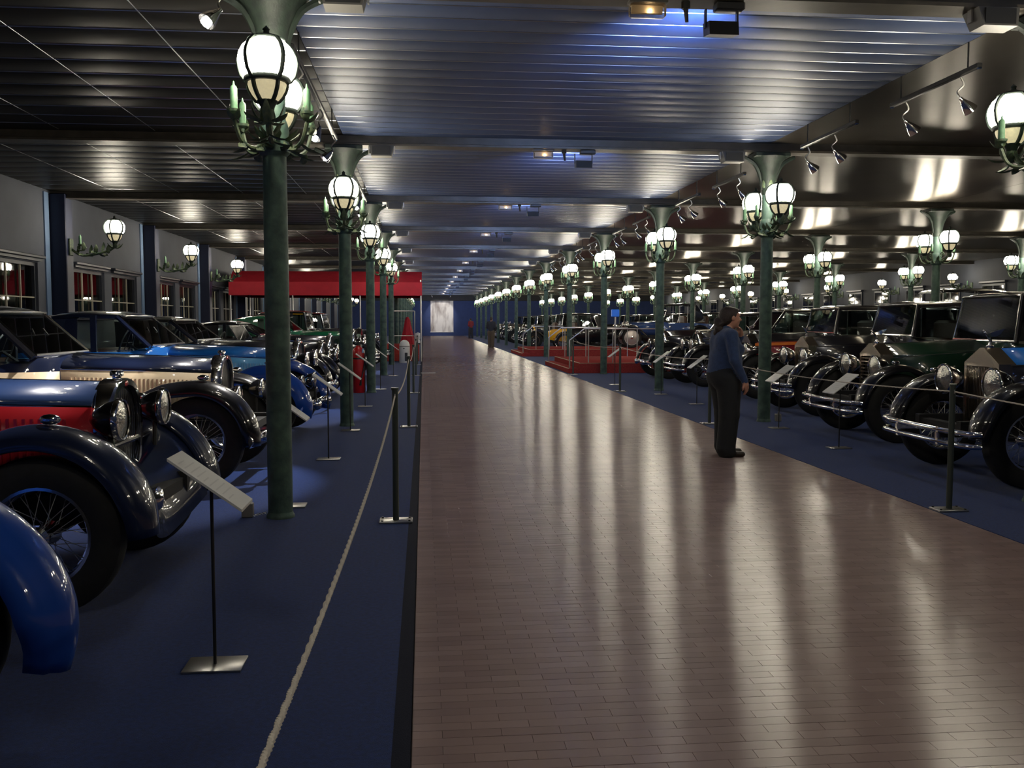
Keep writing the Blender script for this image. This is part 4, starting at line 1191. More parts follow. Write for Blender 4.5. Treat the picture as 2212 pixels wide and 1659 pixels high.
# cars on the second platform and beyond
PLAT_Z = .29
car('car', 'blue-bodied open tourer with pale disc wheels on the red platform', 'car', (9.2, 41.2, PLAT_Z + .003), PI, None, roof='hood', wstyle='disc', R=.46, rz=1.95, roof_x=-3.0, hood_top=M_SLATE, hood_side=M_SLATE, body=M_SLATE, fender=M_BLACK, lamps=((.2, .36, 1.0, .14),), screen_h=.5, tw=.13, detail=False)
car('car', 'low racing car with a pointed yellow tail just beyond the second platform', 'car', (10.1, 46.3, 0), 0, None, roof='open', wstyle='wire', R=.44, rz=1.9, roof_x=-2.9, hood_top=M_BLACK, hood_side=M_BLACK, body=M_BLACK, tailm=M_YELLOW, fender=M_BLACK, lamps=((.2, .36, 1.0, .12),), tw=.10, screen_h=.5, detail=False)
car('car', 'black car with amber-lit brass front past the second platform', 'car', (6.1, 51.5, 0), PI, None, **rr(rad='horseshoe', shell=mat('brass', (.75, .45, .12), rough=.2, metal=1), lampm=mat('brass'), rz=1.9, detail=False))
far_specs = [(6.2, 55), (6.3, 59), (6.1, 63), (6.2, 68), (6.2, 73), (6.2, 79)]
base_far = car('car', 'dark veteran car in the distant row beyond the platforms', 'car', (6.2, far_specs[0][1], 0), PI, 'dark cars in the distant row beyond the platforms', **rr(detail=False, rz=1.85))
for x, y in far_specs[1:]: copy_tree(base_far, None, (x, y, 0), PI)
# second and third rows deeper on the display floor
LAB2 = 'black saloon in the second row of the display floor'; G2 = 'black saloons in the second row'
b2 = car('car', LAB2, 'car', (12.3, 16.6, 0), PI, G2, **rr(detail=False, rz=1.9))
for k, y in enumerate((19.9, 29.9, 33.2, 36.3, 47, 51, 55, 60, 65)):
    copy_tree(b2, None, (12.3 + .1 * (k % 3), y, 0), PI)
car('car', 'tall black open-sided coach car with red lining, beyond the first row', 'car', (12.4, 24.2, 0), PI, None, roof='hood', wstyle='wood', R=.50, rz=2.35, roof_x=-3.2, belt=1.35, ht1=1.35, ht0=1.25, rz1=1.3, body=M_MAROON, hood_top=M_BLACK, lamps=((.2, .36, 1.1, .13),), tw=.11, screen_h=.6, seats=M_MAROON, detail=False)
LAB3 = 'black saloon parked before the far side wall'; G3 = 'black saloons before the far side wall'
b3 = car('car', LAB3, 'car', (18.5, 26.5, 0), PI, G3, **rr(detail=False, rz=1.95))
for k, y in enumerate((30.2, 34, 38, 42, 46, 50.5, 55, 60)): copy_tree(b3, None, (18.5, y, 0), PI)
# ------------------------------------------------------------------ barrier posts and ropes
M_POST = mat('post_grey_green', (.06, .075, .065), rough=.4, metal=.3)
M_ROPE = None
def rope_mat():
    m, nt, b = nmat('twisted_rope'); b.inputs['Roughness'].default_value = .8
    b.inputs['Base Color'].default_value = (.62, .57, .50, 1)
    return m
M_ROPE = rope_mat()
XPL, XPR = -.215, 4.14
def post(x, y, lab, group):
    r = thing('barrier_post', lab, 'post', (x, y, 0), 0., group)
    MB().box((0, 0, .008), (.245, .16, .016), bev=.003).build('base_plate', M_STEEL, r)
    b = MB()
    for sx in (-.1, .1):
        for sy in (-.06, .06): b.cyl((sx, sy, .016), (sx, sy, .024), .009, n=6)
    b.build('bolts', M_BLKMET, r)
    MB().lathe([(.023, .016), (.023, .985), (.028, .99), (.028, 1.005), (.0, 1.006)], n=16).build('stem', M_POST, r)
    MB().tube([(.0, .028 * math.cos(a), .945 + .02 * math.sin(a)) for a in [2 * PI * k / 10 for k in range(10)]], .005, n=5, wrap=True).build('rope_eye', M_STEEL, r)
    return r
def rope(x, y0, y1, lab, group, sag=.10):
    n = 60; pts = []
    for k in range(n + 1):
        t = k / n; pts.append(Vector((x, y0 + (y1 - y0) * t, .945 - sag * 4 * t * (1 - t))))
    b = MB(); L = y1 - y0
    m = int(L / .012) if y0 < 8 else 60
    m = min(m, 620)
    for s in range(3):                       # three twisted strands
        q = []
        for k in range(m + 1):
            t = k / m; a = 2 * PI * s / 3 + (t * L / .030) * 2 * PI * (1 if m > 300 else 0)
            q.append((x + .0033 * math.cos(a), y0 + L * t, .945 - sag * 4 * t * (1 - t) + .0033 * math.sin(a)))
        b.tube(q, .0036, n=5)
    o = b.build('barrier_rope', M_ROPE)
    return tag(o, lab, 'rope', group)
ROW = [Y0 - BAY - .25 + BAY * k for k in range(0, 6)]
for k, y in enumerate(ROW):
    if k > 0:
        w = {1: 'next to the column with the grey box', 2: 'beside the second window-side column', 3: 'beside the red extinguisher'}.get(k, 'between the extinguisher and the white bin')
        post(XPL, y, 'slim barrier post on the window-side carpet edge, ' + w, 'barrier posts along the window-side carpet edge')
        w2 = {1: 'before the blue-bonneted limousine', 2: 'hidden behind the woman', 3: 'before the black saloons', 4: 'at the first platform corner'}.get(k, 'by the red platforms')
        if k < 5: post(XPR, y, 'slim barrier post on the display-side carpet edge, ' + w2, 'barrier posts along the display-side carpet edge')
    if k < 5:
        w = {0: 'nearest stretch before the first post', 1: 'stretch between the first two posts', 2: 'stretch passing the red extinguisher'}.get(k, 'far stretch towards the white bin')
        if k > 0: rope(XPL, y + .035, y + BAY - .035, 'pale twisted barrier rope along the window-side cars, ' + w, 'barrier ropes on the window side')
        else: rope(XPL, y + .035, y + BAY - .035, 'pale twisted barrier rope along the window-side cars, ' + w, 'barrier ropes on the window side', sag=.09)
        w2 = {0: 'stretch before the first post', 1: 'stretch in front of the limousines, reaching the woman', 2: 'stretch beyond the woman', 3: 'far stretch up to the red platform'}.get(k)
        if w2: rope(XPR, y + .035, y + BAY - .035, 'pale thin barrier rope along the limousines, ' + w2, 'barrier ropes on the display side', sag=.06)

# ------------------------------------------------------------------ information panels
M_PANEL = mat('white_panel', (.62, .62, .60), rough=.45, spec=.3)
M_INK = mat('panel_ink', (.53, .53, .52), rough=.6)
def info(x, y, side, lab, group, hx=.30, wy=.24, zt=.93, zb=.71):
    """reading panel on a thin pole; side=+1: its low edge is towards +X"""
    r = thing('info_stand', lab, 'sign', (x, y, 0), 0., group)
    MB().box((0, 0, .005), (.25, .18, .010), bev=.002).build('base_plate', M_STEEL, r)
    MB().cyl((0, 0, .01), (0, 0, (zt + zb) / 2 - .008), .0075, n=8).build('pole', M_BLKMET, r)
    c = MB(); h = hx / 2
    p = [(-side * h, zt), (side * h, zb)]
    def sl(u, dz): return (p[0][0] + (p[1][0] - p[0][0]) * u, p[0][1] + (p[1][1] - p[0][1]) * u + dz)
    c.loft([[(sl(0, 0)[0], yy, sl(0, 0)[1]), (sl(1, 0)[0], yy, sl(1, 0)[1]), (sl(1, -.012)[0], yy, sl(1, -.012)[1]), (sl(0, -.012)[0], yy, sl(0, -.012)[1])] for yy in (-wy / 2, wy / 2)], closed=True, cap=True)
    pl = c.build('panel', M_PANEL, r, smooth=False)
    b = MB()
    for k in range(9):
        u = .12 + .085 * k; wl2 = wy * (.34 if k % 4 else .2)
        a0, a1 = sl(u, .0015), sl(u + .018, .0015)
        b.loft([[(a0[0], -wy * .40, a0[1]), (a0[0], -wy * .40 + 2 * wl2, a0[1])], [(a1[0], -wy * .40, a1[1]), (a1[0], -wy * .40 + 2 * wl2, a1[1])]])
    b.build('print_lines', M_INK, pl, smooth=False)
    return r
GI = 'information panels along the window-side cars'; GJ = 'information panels along the display-side cars'
for (px, py, lab) in ((465, 1438, 'white information panel on thin pole before the red-and-blue car'),
                      (628, 1093, 'white information panel half hidden behind the nearest window-side column'),
                      (710, 992, 'white information panel before the bright blue coupe'),
                      (757, 930, 'white information panel behind the second window-side column'),
                      (789, 878, 'white information panel beside the red extinguisher'),
                      (822, 841, 'white information panel just past the red extinguisher'),
                      (850, 812, 'white information panel before the white domed bin')):
    g = gp(px, py); info(g.x, g.y, 1, lab, GI)
for (px, py, lab) in ((1812, 968, 'wide white information panel before the dark green limousine'),
                      (1682, 925, 'white information panel beside the column next to the woman'),
                      (1505, 873, 'white information panel just behind the woman'),
                      (1428, 852, 'white information panel by the column past the woman'),
                      (1328, 831, 'white information panel just before the first red platform')):
    g = gp(px, py); info(g.x, g.y, -1, lab, GJ, wy=.30 if px in (1812, 1682) else .24, zt=.88, zb=.66)
p_ = gp(922, 806)
# ------------------------------------------------------------------ red extinguisher, white bin
M_RED = mat('extinguisher_red', (.50, .010, .014), rough=.35, coat=.4)
g = gp(779, 846)
ex = thing('fire_extinguisher', 'tall red wheeled extinguisher cylinder with hose on the carpet', 'extinguisher', (g.x - .02, g.y - .25, 0))
MB().lathe([(0, .0), (.125, .0), (.135, .02), (.135, .80), (.125, .87), (.09, .93), (.05, .955), (.05, .985), (0, .985)], n=24).build('cylinder', M_RED, ex)
MB().cyl((0, 0, .98), (0, 0, 1.04), .022, n=10).box((.03, 0, 1.05), (.13, .03, .025)).build('valve', M_BLKMET, ex)
MB().tube(spline([(.03, -.02, 1.03), (.13, -.05, 1.0), (.145, -.07, .8), (.11, -.10, .5), (.06, -.135, .28)], 6), .014, n=8).build('hose', M_BLKMET, ex)
MB().cyl((.06, -.137, .28), (.045, -.139, .16), .014, .026, n=8).build('nozzle', M_BLKMET, ex)
MB().lathe([(.136, .70), (.138, .70), (.138, .735), (.136, .735)], n=24).build('strap', M_BLKMET, ex)
MB().box((.10, -.10, .88), (.05, .01, .09), rz=.7).build('tag', mat('pale_blue_tag', (.3, .45, .7), rough=.5), ex, smooth=False)
M_WHITE = mat('white_plastic', (.66, .66, .64), rough=.35)
g = gp(877, 784)
bn = thing('domed_bin', 'white round-topped bin with dark flap standing before the red platform stand', 'bin', (g.x - .05, g.y + .1, 0))
MB().lathe([(0, 0), (.185, 0), (.19, .02), (.185, .58), (.178, .66), (.150, .74), (.10, .79), (.04, .815), (0, .818)], n=24).build('shell', M_WHITE, bn)
MB().box((.06, -.182, .22), (.10, .02, .30), bev=.006).build('front_flap', M_BLKMET, bn)
MB().box((-.02, -.186, .52), (.05, .012, .03)).build('handle', M_BLKMET, bn, smooth=False)
MB().lathe([(.19, .58), (.194, .585), (.194, .60), (.188, .605)], n=24).build('rim', mat('grey_plastic'), bn)

# ------------------------------------------------------------------ red canopy pavilion with its stand
M_CANVAS = mat('red_canvas', (.42, .008, .022), rough=.75, noise=.15, nscale=5)
CY0, CY1 = 34.2, 38.0
cz0, cz1, cz2 = 2.42, 2.90, 3.34
cx0, cx1 = X_WALL_L + .45, -.06
cn = thing('canopy', 'wide red canvas canopy with deep valance spanning the window-side bay', 'canopy', ((cx0 + cx1) / 2, (CY0 + CY1) / 2, 0))
hw_, hd_ = (cx1 - cx0) / 2, (CY1 - CY0) / 2
NP = 8
for k in range(NP):
    a, c_ = -hw_ + 2 * hw_ * k / NP, -hw_ + 2 * hw_ * (k + 1) / NP
    b = MB(); b.loft([[(a, -hd_, cz1), (a, -hd_ + .75, cz2 - .02), (a, 0, cz2)], [(c_, -hd_, cz1), (c_, -hd_ + .75, cz2 - .02), (c_, 0, cz2)]])
    b.build('roof_panel', M_CANVAS, cn, smooth=False, solid=.01)
    b = MB(); b.loft([[(a, hd_, cz1), (a, hd_ - .75, cz2 - .02), (a, 0, cz2)], [(c_, hd_, cz1), (c_, hd_ - .75, cz2 - .02), (c_, 0, cz2)]])
    b.build('roof_panel', M_CANVAS, cn, smooth=False, solid=.01)
for s in (-1, 1): MB().box((0, s * hd_, (cz0 + cz1) / 2), (2 * hw_, .02, cz1 - cz0)).build('valance', M_CANVAS, cn, smooth=False)
for s in (-1, 1):
    MB().box((s * hw_, 0, (cz0 + cz1) / 2), (.02, 2 * hd_, cz1 - cz0)).build('valance', M_CANVAS, cn, smooth=False)
    b = MB(); b.v = [(s * hw_, -hd_, cz1), (s * hw_, hd_, cz1), (s * hw_, hd_ - .75, cz2 - .02), (s * hw_, 0, cz2), (s * hw_, -hd_ + .75, cz2 - .02)]; b.f = [(0, 1, 2, 3, 4)]
    b.build('gable', M_CANVAS, cn, smooth=False, solid=.01)
    for q in (-1, 1): MB().cyl((s * (hw_ - .04), q * (hd_ - .04), 0), (s * (hw_ - .04), q * (hd_ - .04), cz2 - .35), .028, n=10).build('post', M_STEEL, cn)
for q in (-.35, .35): MB().cyl((q * hw_, -hd_ + .04, 0), (q * hw_, -hd_ + .04, cz1), .028, n=10).build('post', M_STEEL, cn)
M_REDCARPET = mat('red_carpet', (.40, .055, .050), rough=.95, spec=.1, noise=.3, nscale=30, bump=.3, bscale=200)
st = thing('display_plinth', 'red carpeted plinth under the canopy corner', 'plinth', (-.85, 36.2, 0))
MB().box((0, 0, .30), (1.35, 2.2, .60), bev=.01).build('box', M_REDCARPET, st)
MB().box((0, -1.35, .10), (1.35, .5, .20), bev=.01).build('step', M_REDCARPET, st)
ob = thing('draped_figure', 'tall pointed red draped figure standing on the red plinth', 'figure', (-.62, 36.0, .60))
MB().lathe([(0, 0), (.30, 0), (.29, .06), (.24, .25), (.17, .50), (.12, .75), (.085, .95), (.05, 1.04), (0, 1.06)], n=14).build('drape', M_CANVAS, ob)
b = MB()
for k in range(7):
    a = 2 * PI * k / 7; b.tube([(r_ * math.cos(a), r_ * math.sin(a), z_) for r_, z_ in ((.30, .01), (.245, .25), (.175, .5), (.122, .75), (.085, .95))], .018, n=6)
b.build('folds', M_CANVAS, ob)
vs = thing('bust', 'small white and black bust beside the red draped figure', 'bust', (-.22, 35.6, .60))
MB().lathe([(0, 0), (.10, 0), (.09, .12), (.06, .18), (.10, .26), (.13, .34), (.10, .42), (0, .46)], n=14).build('head', M_WHITE, vs)
MB().box((0, 0, .03), (.26, .22, .06), bev=.01).build('foot', M_BLKMET, vs)
rf = thing('rail_frame', 'thin steel rail frame around the red plinth', 'frame', (-.75, 34.42, 0))
for s in (-1, 1): MB().cyl((s * .42, 0, 0), (s * .42, 0, 1.86), .018, n=8).build('upright', M_STEEL, rf)
MB().cyl((-.42, 0, 1.86), (.42, 0, 1.86), .018, n=8).build('top_bar', M_STEEL, rf)
MB().cyl((-.42, 0, .95), (.42, 0, .95), .012, n=8).build('mid_bar', M_STEEL, rf)
# ------------------------------------------------------------------ red carpeted platforms with steps and handrails
M_NOSE = mat('brass_nosing', (.45, .36, .22), rough=.4, metal=.7)
M_RISER = mat('red_carpet')
def platform(y0, y1, lab, x1=10.6):
    r = thing('platform', lab, 'platform', (0, 0, 0), 0., 'red carpeted platforms')
    x0 = 4.44; cy = (y0 + y1) / 2
    MB().box(((x0 + x1) / 2, cy, PLAT_Z / 2), (x1 - x0, y1 - y0, PLAT_Z), bev=.006).build('deck', M_REDCARPET, r)
    MB().box((x0 - .16, cy, .07), (.32, y1 - y0, .14), bev=.006).build('step', M_REDCARPET, r)
    for (xx, zz) in ((x0, PLAT_Z), (x0 - .32, .14)): MB().box((xx + .012, cy, zz - .004), (.03, y1 - y0, .012)).build('nosing', M_NOSE, r, smooth=False)
    MB().box(((x0 + x1) / 2, y0 + .012, PLAT_Z - .004), (x1 - x0, .03, .012)).build('nosing', M_NOSE, r, smooth=False)
    return r
def handrail(y, lab, x1=6.9, n=3):
    r = thing('handrail', lab, 'handrail', (0, y, 0), 0., 'steel handrails on the red platforms')
    top = PLAT_Z + .98
    pts = [(4.20, 0, .142), (4.20, 0, .14 + .80), (4.62, 0, top), (x1, 0, top), (x1, 0, PLAT_Z + .002)]
    MB().tube(pts, .021, n=8).build('rail', M_STEEL, r)
    for k in range(n):
        x = 4.75 + (x1 - 4.75) * k / n
        MB().cyl((x, 0, PLAT_Z + .002), (x, 0, top), .017, n=8).build('baluster', M_STEEL, r)
platform(26.2, 31.3, 'first red carpeted platform with a step down to the aisle')
platform(38.75, 43.75, 'second red carpeted platform, the one carrying the blue tourer', 13.7)
handrail(26.5, 'steel handrail on the near side of the first red platform')
handrail(31.0, 'steel handrail on the far side of the first red platform')
handrail(39.1, 'steel handrail on the near side of the second red platform', x1=5.9, n=2)
bs = thing('notice_box', 'small bright blue notice box on a stand behind the platforms', 'sign', (6.95, 33.3, 0))
MB().box((0, 0, 1.78), (.27, .20, .27), bev=.02).build('box', mat('notice_blue', (.02, .16, .75), rough=.4, emit=(.03, .2, .9), estr=.05), bs)
MB().cyl((0, 0, .02), (0, 0, 1.65), .03, n=10).build('pole', M_STEEL, bs)
MB().lathe([(0, 0), (.2, 0), (.2, .02), (0, .02)], n=16).build('foot', M_STEEL, bs)
pl = thing('floor_strip', 'short pale strip lying across the edge of the brick aisle', 'strip', (.12, gp(925, 806).y, 0))
MB().box((.0, 0, .006), (.42, .09, .012), bev=.002).build('strip', M_PANEL, pl)
# ------------------------------------------------------------------ people: one continuous surface grown from rounded limbs
def round_cone(P, a, b, ra, rb):
    a = np.array(a); b = np.array(b); ab = b - a; L2 = ab @ ab + 1e-9
    t = np.clip(((P - a) @ ab) / L2, 0, 1)
    d = np.linalg.norm(P - a - t[..., None] * ab, axis=-1)
    return d - (ra + (rb - ra) * t)
def ellip(P, c, r):
    q = (P - np.array(c)) / np.array(r)
    k = np.linalg.norm(q, axis=-1)
    return (k - 1) * min(r)
def surface(prims, h, k=.018, mats=None):
    """prims: (material index, kind, args, blend). Returns a mesh by naive surface nets."""
    lo = np.array([1e9] * 3); hi = -lo
    for _, kind, a, *_r in prims:
        if kind == 'c':
            for p, r in ((a[0], a[2]), (a[1], a[3])): lo = np.minimum(lo, np.array(p) - r); hi = np.maximum(hi, np.array(p) + r)
        else: lo = np.minimum(lo, np.array(a[0]) - np.array(a[1])); hi = np.maximum(hi, np.array(a[0]) + np.array(a[1]))
    lo -= .04; hi += .04
    n = np.ceil((hi - lo) / h).astype(int) + 1
    D = np.full(n, 1.0, dtype=np.float32); W = np.full(n, 9.0, dtype=np.float32); ID = np.zeros(n, dtype=np.int8)
    ax = [lo[i] + h * np.arange(n[i]) for i in range(3)]
    for pr in prims:
        mi, kind, a = pr[:3]; kk = pr[3] if len(pr) > 3 else k
        if kind == 'c': l = np.minimum(np.array(a[0]) - a[2], np.array(a[1]) - a[3]); u = np.maximum(np.array(a[0]) + a[2], np.array(a[1]) + a[3])
        else: l = np.array(a[0]) - np.array(a[1]); u = np.array(a[0]) + np.array(a[1])
        i0 = np.maximum(((l - .035 - lo) / h).astype(int), 0); i1 = np.minimum(((u + .035 - lo) / h).astype(int) + 2, n)
        sl = tuple(slice(i0[q], i1[q]) for q in range(3))
        P = np.stack(np.meshgrid(*[ax[q][sl[q]] for q in range(3)], indexing='ij'), -1)
        d = (round_cone(P, *a) if kind == 'c' else ellip(P, *a)).astype(np.float32)
        cur = D[sl]
        w = W[sl]; idd = ID[sl]
        better = d < w
        idd[better] = mi; w[better] = d[better]
        W[sl] = w; ID[sl] = idd
        hh = np.clip(.5 + .5 * (cur - d) / kk, 0, 1)
        D[sl] = cur * (1 - hh) + d * hh - kk * hh * (1 - hh)
    S = D < 0
    c = S[:-1, :-1, :-1].astype(np.int8)
    acc = np.zeros_like(c)
    for dx in (0, 1):
        for dy in (0, 1):
            for dz in (0, 1): acc += S[dx:n[0] - 1 + dx, dy:n[1] - 1 + dy, dz:n[2] - 1 + dz]
    act = (acc > 0) & (acc < 8)
    idx = -np.ones(act.shape, dtype=np.int64); cells = np.argwhere(act); idx[act] = np.arange(len(cells))
    pos = np.zeros((len(cells), 3)); cnt = np.zeros(len(cells))
    cor = [(a, b, c_) for a in (0, 1) for b in (0, 1) for c_ in (0, 1)]
    for i in range(8):
        for j in range(i + 1, 8):
            if sum(abs(cor[i][q] - cor[j][q]) for q in range(3)) != 1: continue
            A = cells + cor[i]; B = cells + cor[j]
            da = D[A[:, 0], A[:, 1], A[:, 2]]; db = D[B[:, 0], B[:, 1], B[:, 2]]
            m = (da < 0) != (db < 0)
            t = da[m] / (da[m] - db[m])
            pos[m] += A[m] + (B[m] - A[m]) * t[:, None]; cnt[m] += 1
    pos = pos / cnt[:, None] * h + lo
    faces = []; fm = []
    for axis in range(3):
        e = [0, 0, 0]; e[axis] = 1
        s0 = S[tuple(slice(0, n[q] - e[q]) for q in range(3))]; s1 = S[tuple(slice(e[q], n[q]) for q in range(3))]
        ch = np.argwhere(s0 != s1); u, v = [q for q in range(3) if q != axis]
        ch = ch[(ch[:, u] > 0) & (ch[:, v] > 0) & (ch[:, u] < n[u] - 1) & (ch[:, v] < n[v] - 1)]
        du = np.zeros(3, int); du[u] = 1; dv = np.zeros(3, int); dv[v] = 1
        g = lambda q: idx[q[:, 0], q[:, 1], q[:, 2]]
        quad = np.stack([g(ch - du - dv), g(ch - dv), g(ch), g(ch - du)], 1)
        faces.append(quad); fm.append(ID[ch[:, 0], ch[:, 1], ch[:, 2]])
    F = np.concatenate(faces); FM = np.concatenate(fm)
    ok = (F >= 0).all(1); F = F[ok]; FM = FM[ok]
    me = bpy.data.meshes.new('body')
    me.from_pydata(pos.tolist(), [], F.tolist()); me.update()
    for m in mats: me.materials.append(m)
    me.polygons.foreach_set('material_index', FM.astype(np.int32))
    bm = bmesh.new(); bm.from_mesh(me); bmesh.ops.recalc_face_normals(bm, faces=bm.faces)
    for _ in range(2): bmesh.ops.smooth_vert(bm, verts=bm.verts, factor=.35, use_axis_x=True, use_axis_y=True, use_axis_z=True)
    bm.to_mesh(me); bm.free()
    me.polygons.foreach_set('use_smooth', [True] * len(me.polygons))
    return me
M_SKIN = mat('skin', (.50, .25, .17), rough=.5)
M_LIP = mat('lips', (.36, .10, .09), rough=.45)
M_EYE = mat('eye', (.03, .02, .015), rough=.2)
def hand(mi, w, d, up, s=1.):
    """fingers from a wrist point w along d; up = palm-back normal"""
    w = np.array(w, float); d = np.array(d, float); d /= np.linalg.norm(d)
    up = np.array(up, float); up -= d * (up @ d); up /= np.linalg.norm(up); sd = np.cross(d, up)
    out = [(mi, 'c', (w, w + d * .045 * s, .024 * s, .030 * s)), (mi, 'c', (w + d * .035 * s + sd * .018 * s, w + d * .085 * s + sd * .024 * s, .017 * s, .014 * s)),
           (mi, 'c', (w + d * .035 * s - sd * .018 * s, w + d * .085 * s - sd * .024 * s, .017 * s, .014 * s))]
    for q, L in zip((-1.5, -.5, .5, 1.5), (.058, .072, .076, .066)):
        b = w + d * .082 * s + sd * q * .0175 * s
        m = b + d * L * .5 * s - up * .010 * s; e = m + d * L * .42 * s - up * .026 * s
        out += [(mi, 'c', (b, m, .0095 * s, .0088 * s), .006), (mi, 'c', (m, e, .0088 * s, .0075 * s), .006)]
    tb = w + d * .022 * s + sd * .026 * s; tm = tb + d * .036 * s + sd * .026 * s - up * .008 * s; te = tm + d * .032 * s + sd * .004 * s - up * .008 * s
    out += [(mi, 'c', (tb, tm, .013 * s, .011 * s), .008), (mi, 'c', (tm, te, .0105 * s, .0085 * s), .006)]
    return out
def head_prims(c, s=1., nose=1.):
    c = np.array(c)
    E = lambda o, r, mi=0, k=.018: (mi, 'e', (c + np.array(o) * s, tuple(np.array(r) * s)), k)
    return [E((0, 0, .015), (.092, .074, .098)), E((.030, 0, -.052), (.058, .052, .062), 0, .03), E((.052, 0, -.088), (.026, .026, .022), 0, .02),
            (0, 'c', (c + np.array((.088, 0, .012)) * s, c + np.array((.108, 0, -.020)) * s, .008 * s, .014 * s), .012),
            E((.070, .030, .036), (.020, .026, .010), 0, .014), E((.070, -.030, .036), (.020, .026, .010), 0, .014),
            E((.066, .036, -.022), (.022, .022, .022), 0, .02), E((.066, -.036, -.022), (.022, .022, .022), 0, .02),
            E((.083, .0, -.052), (.013, .022, .0065), 1, .006), E((.082, .0, -.063), (.012, .020, .007), 1, .006),
            E((.080, .031, .018), (.011, .013, .0075), 2, .003), E((.080, -.031, .018), (.011, .013, .0075), 2, .003),
            E((-.004, .078, .0), (.018, .010, .030), 0, .008), E((-.004, -.078, .0), (.018, .010, .030), 0, .008)]
def person(label, loc, rz, top, legs, shoe, hair_col, prims_extra, hair_prims, h=.0085, scale=1., extra_mats=()):
    mats = [M_SKIN, M_LIP, M_EYE, top, legs, shoe] + list(extra_mats)
    root = thing('person', label, 'person', loc, rz)
    root.scale = scale if isinstance(scale, tuple) else (scale,) * 3
    me = surface(prims_extra, h, mats=mats)
    o = bpy.data.objects.new('body', me); COL.objects.link(o); o.parent = root
    hm = surface([(0,) + tuple(p) for p in hair_prims], h, k=.02, mats=[mat('hair_%d' % int(hair_col[0] * 1000), hair_col, rough=.55, bump=.8, bscale=90)])
    ho = bpy.data.objects.new('hair', hm); COL.objects.link(ho); ho.parent = root
    return root
def legs_prims(spread=.095, ft=((.0, 0), (.0, 0)), lean=0.):
    out = []
    for s, (fx, fy) in zip((1, -1), ft):
        hip = (0, s * .088, .86); knee = (.012 + fx * .5, s * spread + fy, .47); ank = (-.015 + fx, s * spread + fy, .10)
        out += [(4, 'c', (hip, knee, .128, .100), .03), (4, 'c', (knee, ank, .100, .094), .02), (4, 'c', (ank, (ank[0] + .01, ank[1], .06), .094, .090), .01),
                (5, 'c', ((ank[0] - .02, ank[1], .038), (ank[0] + .17, ank[1] * 1.1, .030), .038, .032), .006)]
    return out
# --- the woman on the aisle, seen from her right side, hand raised to her chin
M_SWEATER = mat('blue_sweater', (.030, .060, .150), rough=.9, noise=.25, nscale=25, bump=.4, bscale=120, sheen=.2)
M_TROUSER = mat('charcoal_trousers', (.012, .014, .017), rough=.85, bump=.3, bscale=60)
M_SHOE = mat('dark_shoe', (.030, .020, .014), rough=.45)
HC = (.045, 0, 1.530)
wp = legs_prims(.098, ((.05, 0), (-.01, 0)))
wp += [(4, 'e', ((-.012, 0, .90), (.165, .190, .16)), .04), (4, 'e', ((-.045, .07, .87), (.11, .10, .13)), .04), (4, 'e', ((-.045, -.07, .87), (.11, .10, .13)), .04),
       (3, 'c', ((-.005, 0, .955), (-.005, 0, 1.06), .172, .160), .04), (3, 'c', ((0, .045, 1.05), (-.01, .06, 1.26), .138, .128), .04), (3, 'c', ((0, -.045, 1.05), (-.01, -.06, 1.26), .138, .128), .04),
       (3, 'e', ((.085, .065, 1.185), (.085, .078, .075)), .03), (3, 'e', ((.085, -.065, 1.185), (.085, .078, .075)), .03),
       (3, 'c', ((-.02, -.155, 1.345), (-.02, .155, 1.345), .070, .070), .05), (3, 'c', ((-.015, 0, 1.34), (.0, 0, 1.405), .085, .060), .03),
       (0, 'c', ((.0, 0, 1.38), (.025, 0, 1.475), .053, .050), .012)]
wp += head_prims(HC)
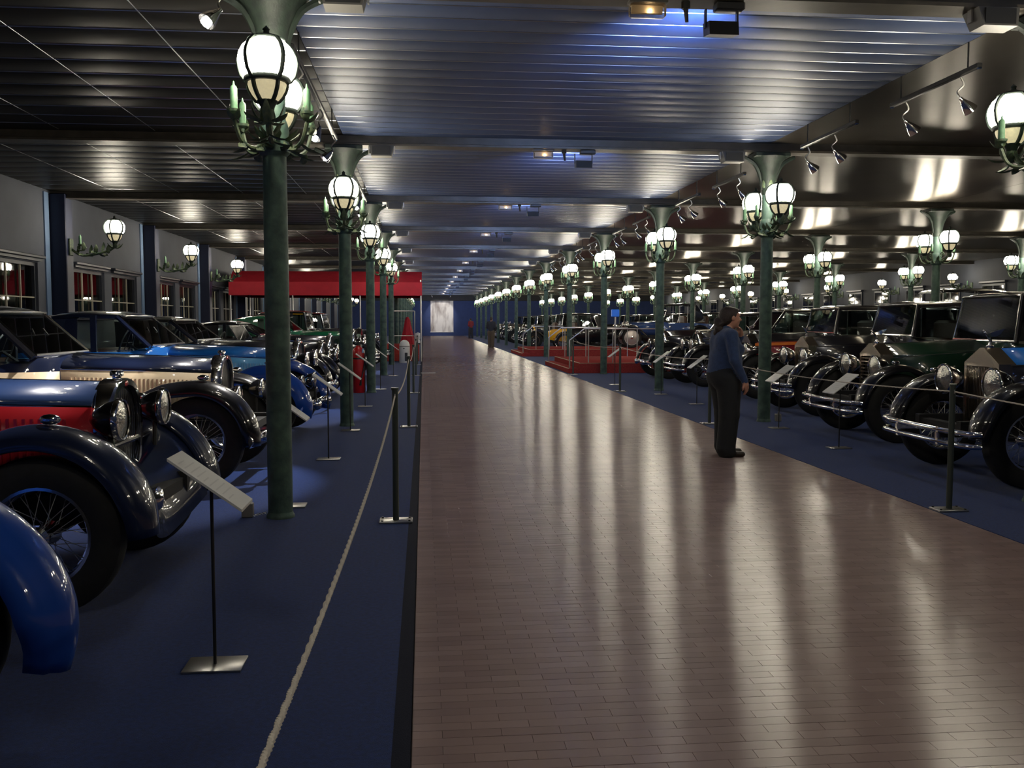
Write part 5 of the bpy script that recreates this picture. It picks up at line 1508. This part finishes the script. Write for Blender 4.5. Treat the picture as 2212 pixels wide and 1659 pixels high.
# right arm hanging, slightly forward; left hand at the chin
wp += [(3, 'c', ((-.02, -.185, 1.345), (-.005, -.235, 1.075), .066, .053), .02), (3, 'c', ((-.005, -.235, 1.075), (.105, -.225, .855), .053, .036), .015)]
wp += hand(0, (.108, -.224, .848), (.28, .04, -.95), (.55, -.75, .25))
wp += [(3, 'c', ((-.02, .185, 1.345), (.14, .215, 1.11), .066, .053), .02), (3, 'c', ((.14, .215, 1.11), (.190, .085, 1.315), .053, .036), .015)]
wp += hand(0, (.190, .080, 1.322), (-.25, -.35, .9), (.9, .3, .3))
hc = np.array(HC)
hair = [('e', (hc + (-.022, 0, .032), (.096, .084, .098))), ('e', (hc + (-.06, 0, -.01), (.065, .078, .085))),
        ('e', (hc + (.03, 0, .085), (.055, .065, .030)))]
for k in range(9):
    a = k * 1.7; hair.append(('e', (hc + np.array((-.125 - .012 * math.sin(a), .028 * math.cos(a), -.03 - .017 * k)), (.038, .036, .036))))
wpos = gp(1564, 984)
person('woman in a blue long-sleeved sweater and dark trousers standing on the aisle, hand at chin', (wpos.x, wpos.y, 0), DEG(4), M_SWEATER, M_TROUSER, M_SHOE, (.022, .012, .009), wp, hair, h=.0075, scale=(1.10, 1.12, 1.0))
def visitor(label, loc, rz, top, legs, hairc, bag=None):
    p = legs_prims(.10, ((.06, 0), (-.06, 0)))
    p += [(4, 'e', ((-.01, 0, .89), (.14, .17, .13)), .04), (3, 'c', ((0, 0, .95), (0, 0, 1.10), .150, .150), .04), (3, 'c', ((0, .06, 1.10), (-.01, .08, 1.32), .125, .125), .04), (3, 'c', ((0, -.06, 1.10), (-.01, -.08, 1.32), .125, .125), .04),
          (3, 'c', ((-.01, -.17, 1.40), (-.01, .17, 1.40), .070, .070), .05), (0, 'c', ((0, 0, 1.43), (.02, 0, 1.53), .055, .052), .012)]
    p += head_prims((.03, 0, 1.60))
    for s in (1, -1):
        p += [(3, 'c', ((-.01, s * .20, 1.40), (-.02, s * .245, 1.13), .064, .054), .02), (3, 'c', ((-.02, s * .245, 1.13), (.16, s * .16, 1.05), .054, .040), .015)]
        p += hand(0, (.165, s * .155, 1.05), (.9, -s * .35, .1), (0, s * .3, 1))
    hcc = np.array((.03, 0, 1.60))
    hr = [('e', (hcc + (-.018, 0, .032), (.095, .083, .095))), ('e', (hcc + (-.05, 0, -.02), (.055, .074, .075)))]
    return person(label, loc, rz, top, legs, M_SHOE, hairc, p, hr, h=.014)
g = gp(1061, 751)
visitor('visitor in dark jacket and khaki trousers standing far down the aisle', (g.x, g.y, 0), DEG(70), mat('dark_jacket', (.02, .022, .03), rough=.8), mat('khaki', (.10, .075, .05), rough=.85), (.02, .015, .01))
g = gp(1017, 731)
visitor('visitor in a red jacket near the end of the aisle', (g.x, g.y, 0), DEG(120), mat('red_jacket', (.22, .02, .025), rough=.8), mat('grey_trousers', (.03, .03, .035), rough=.85), (.03, .02, .012))
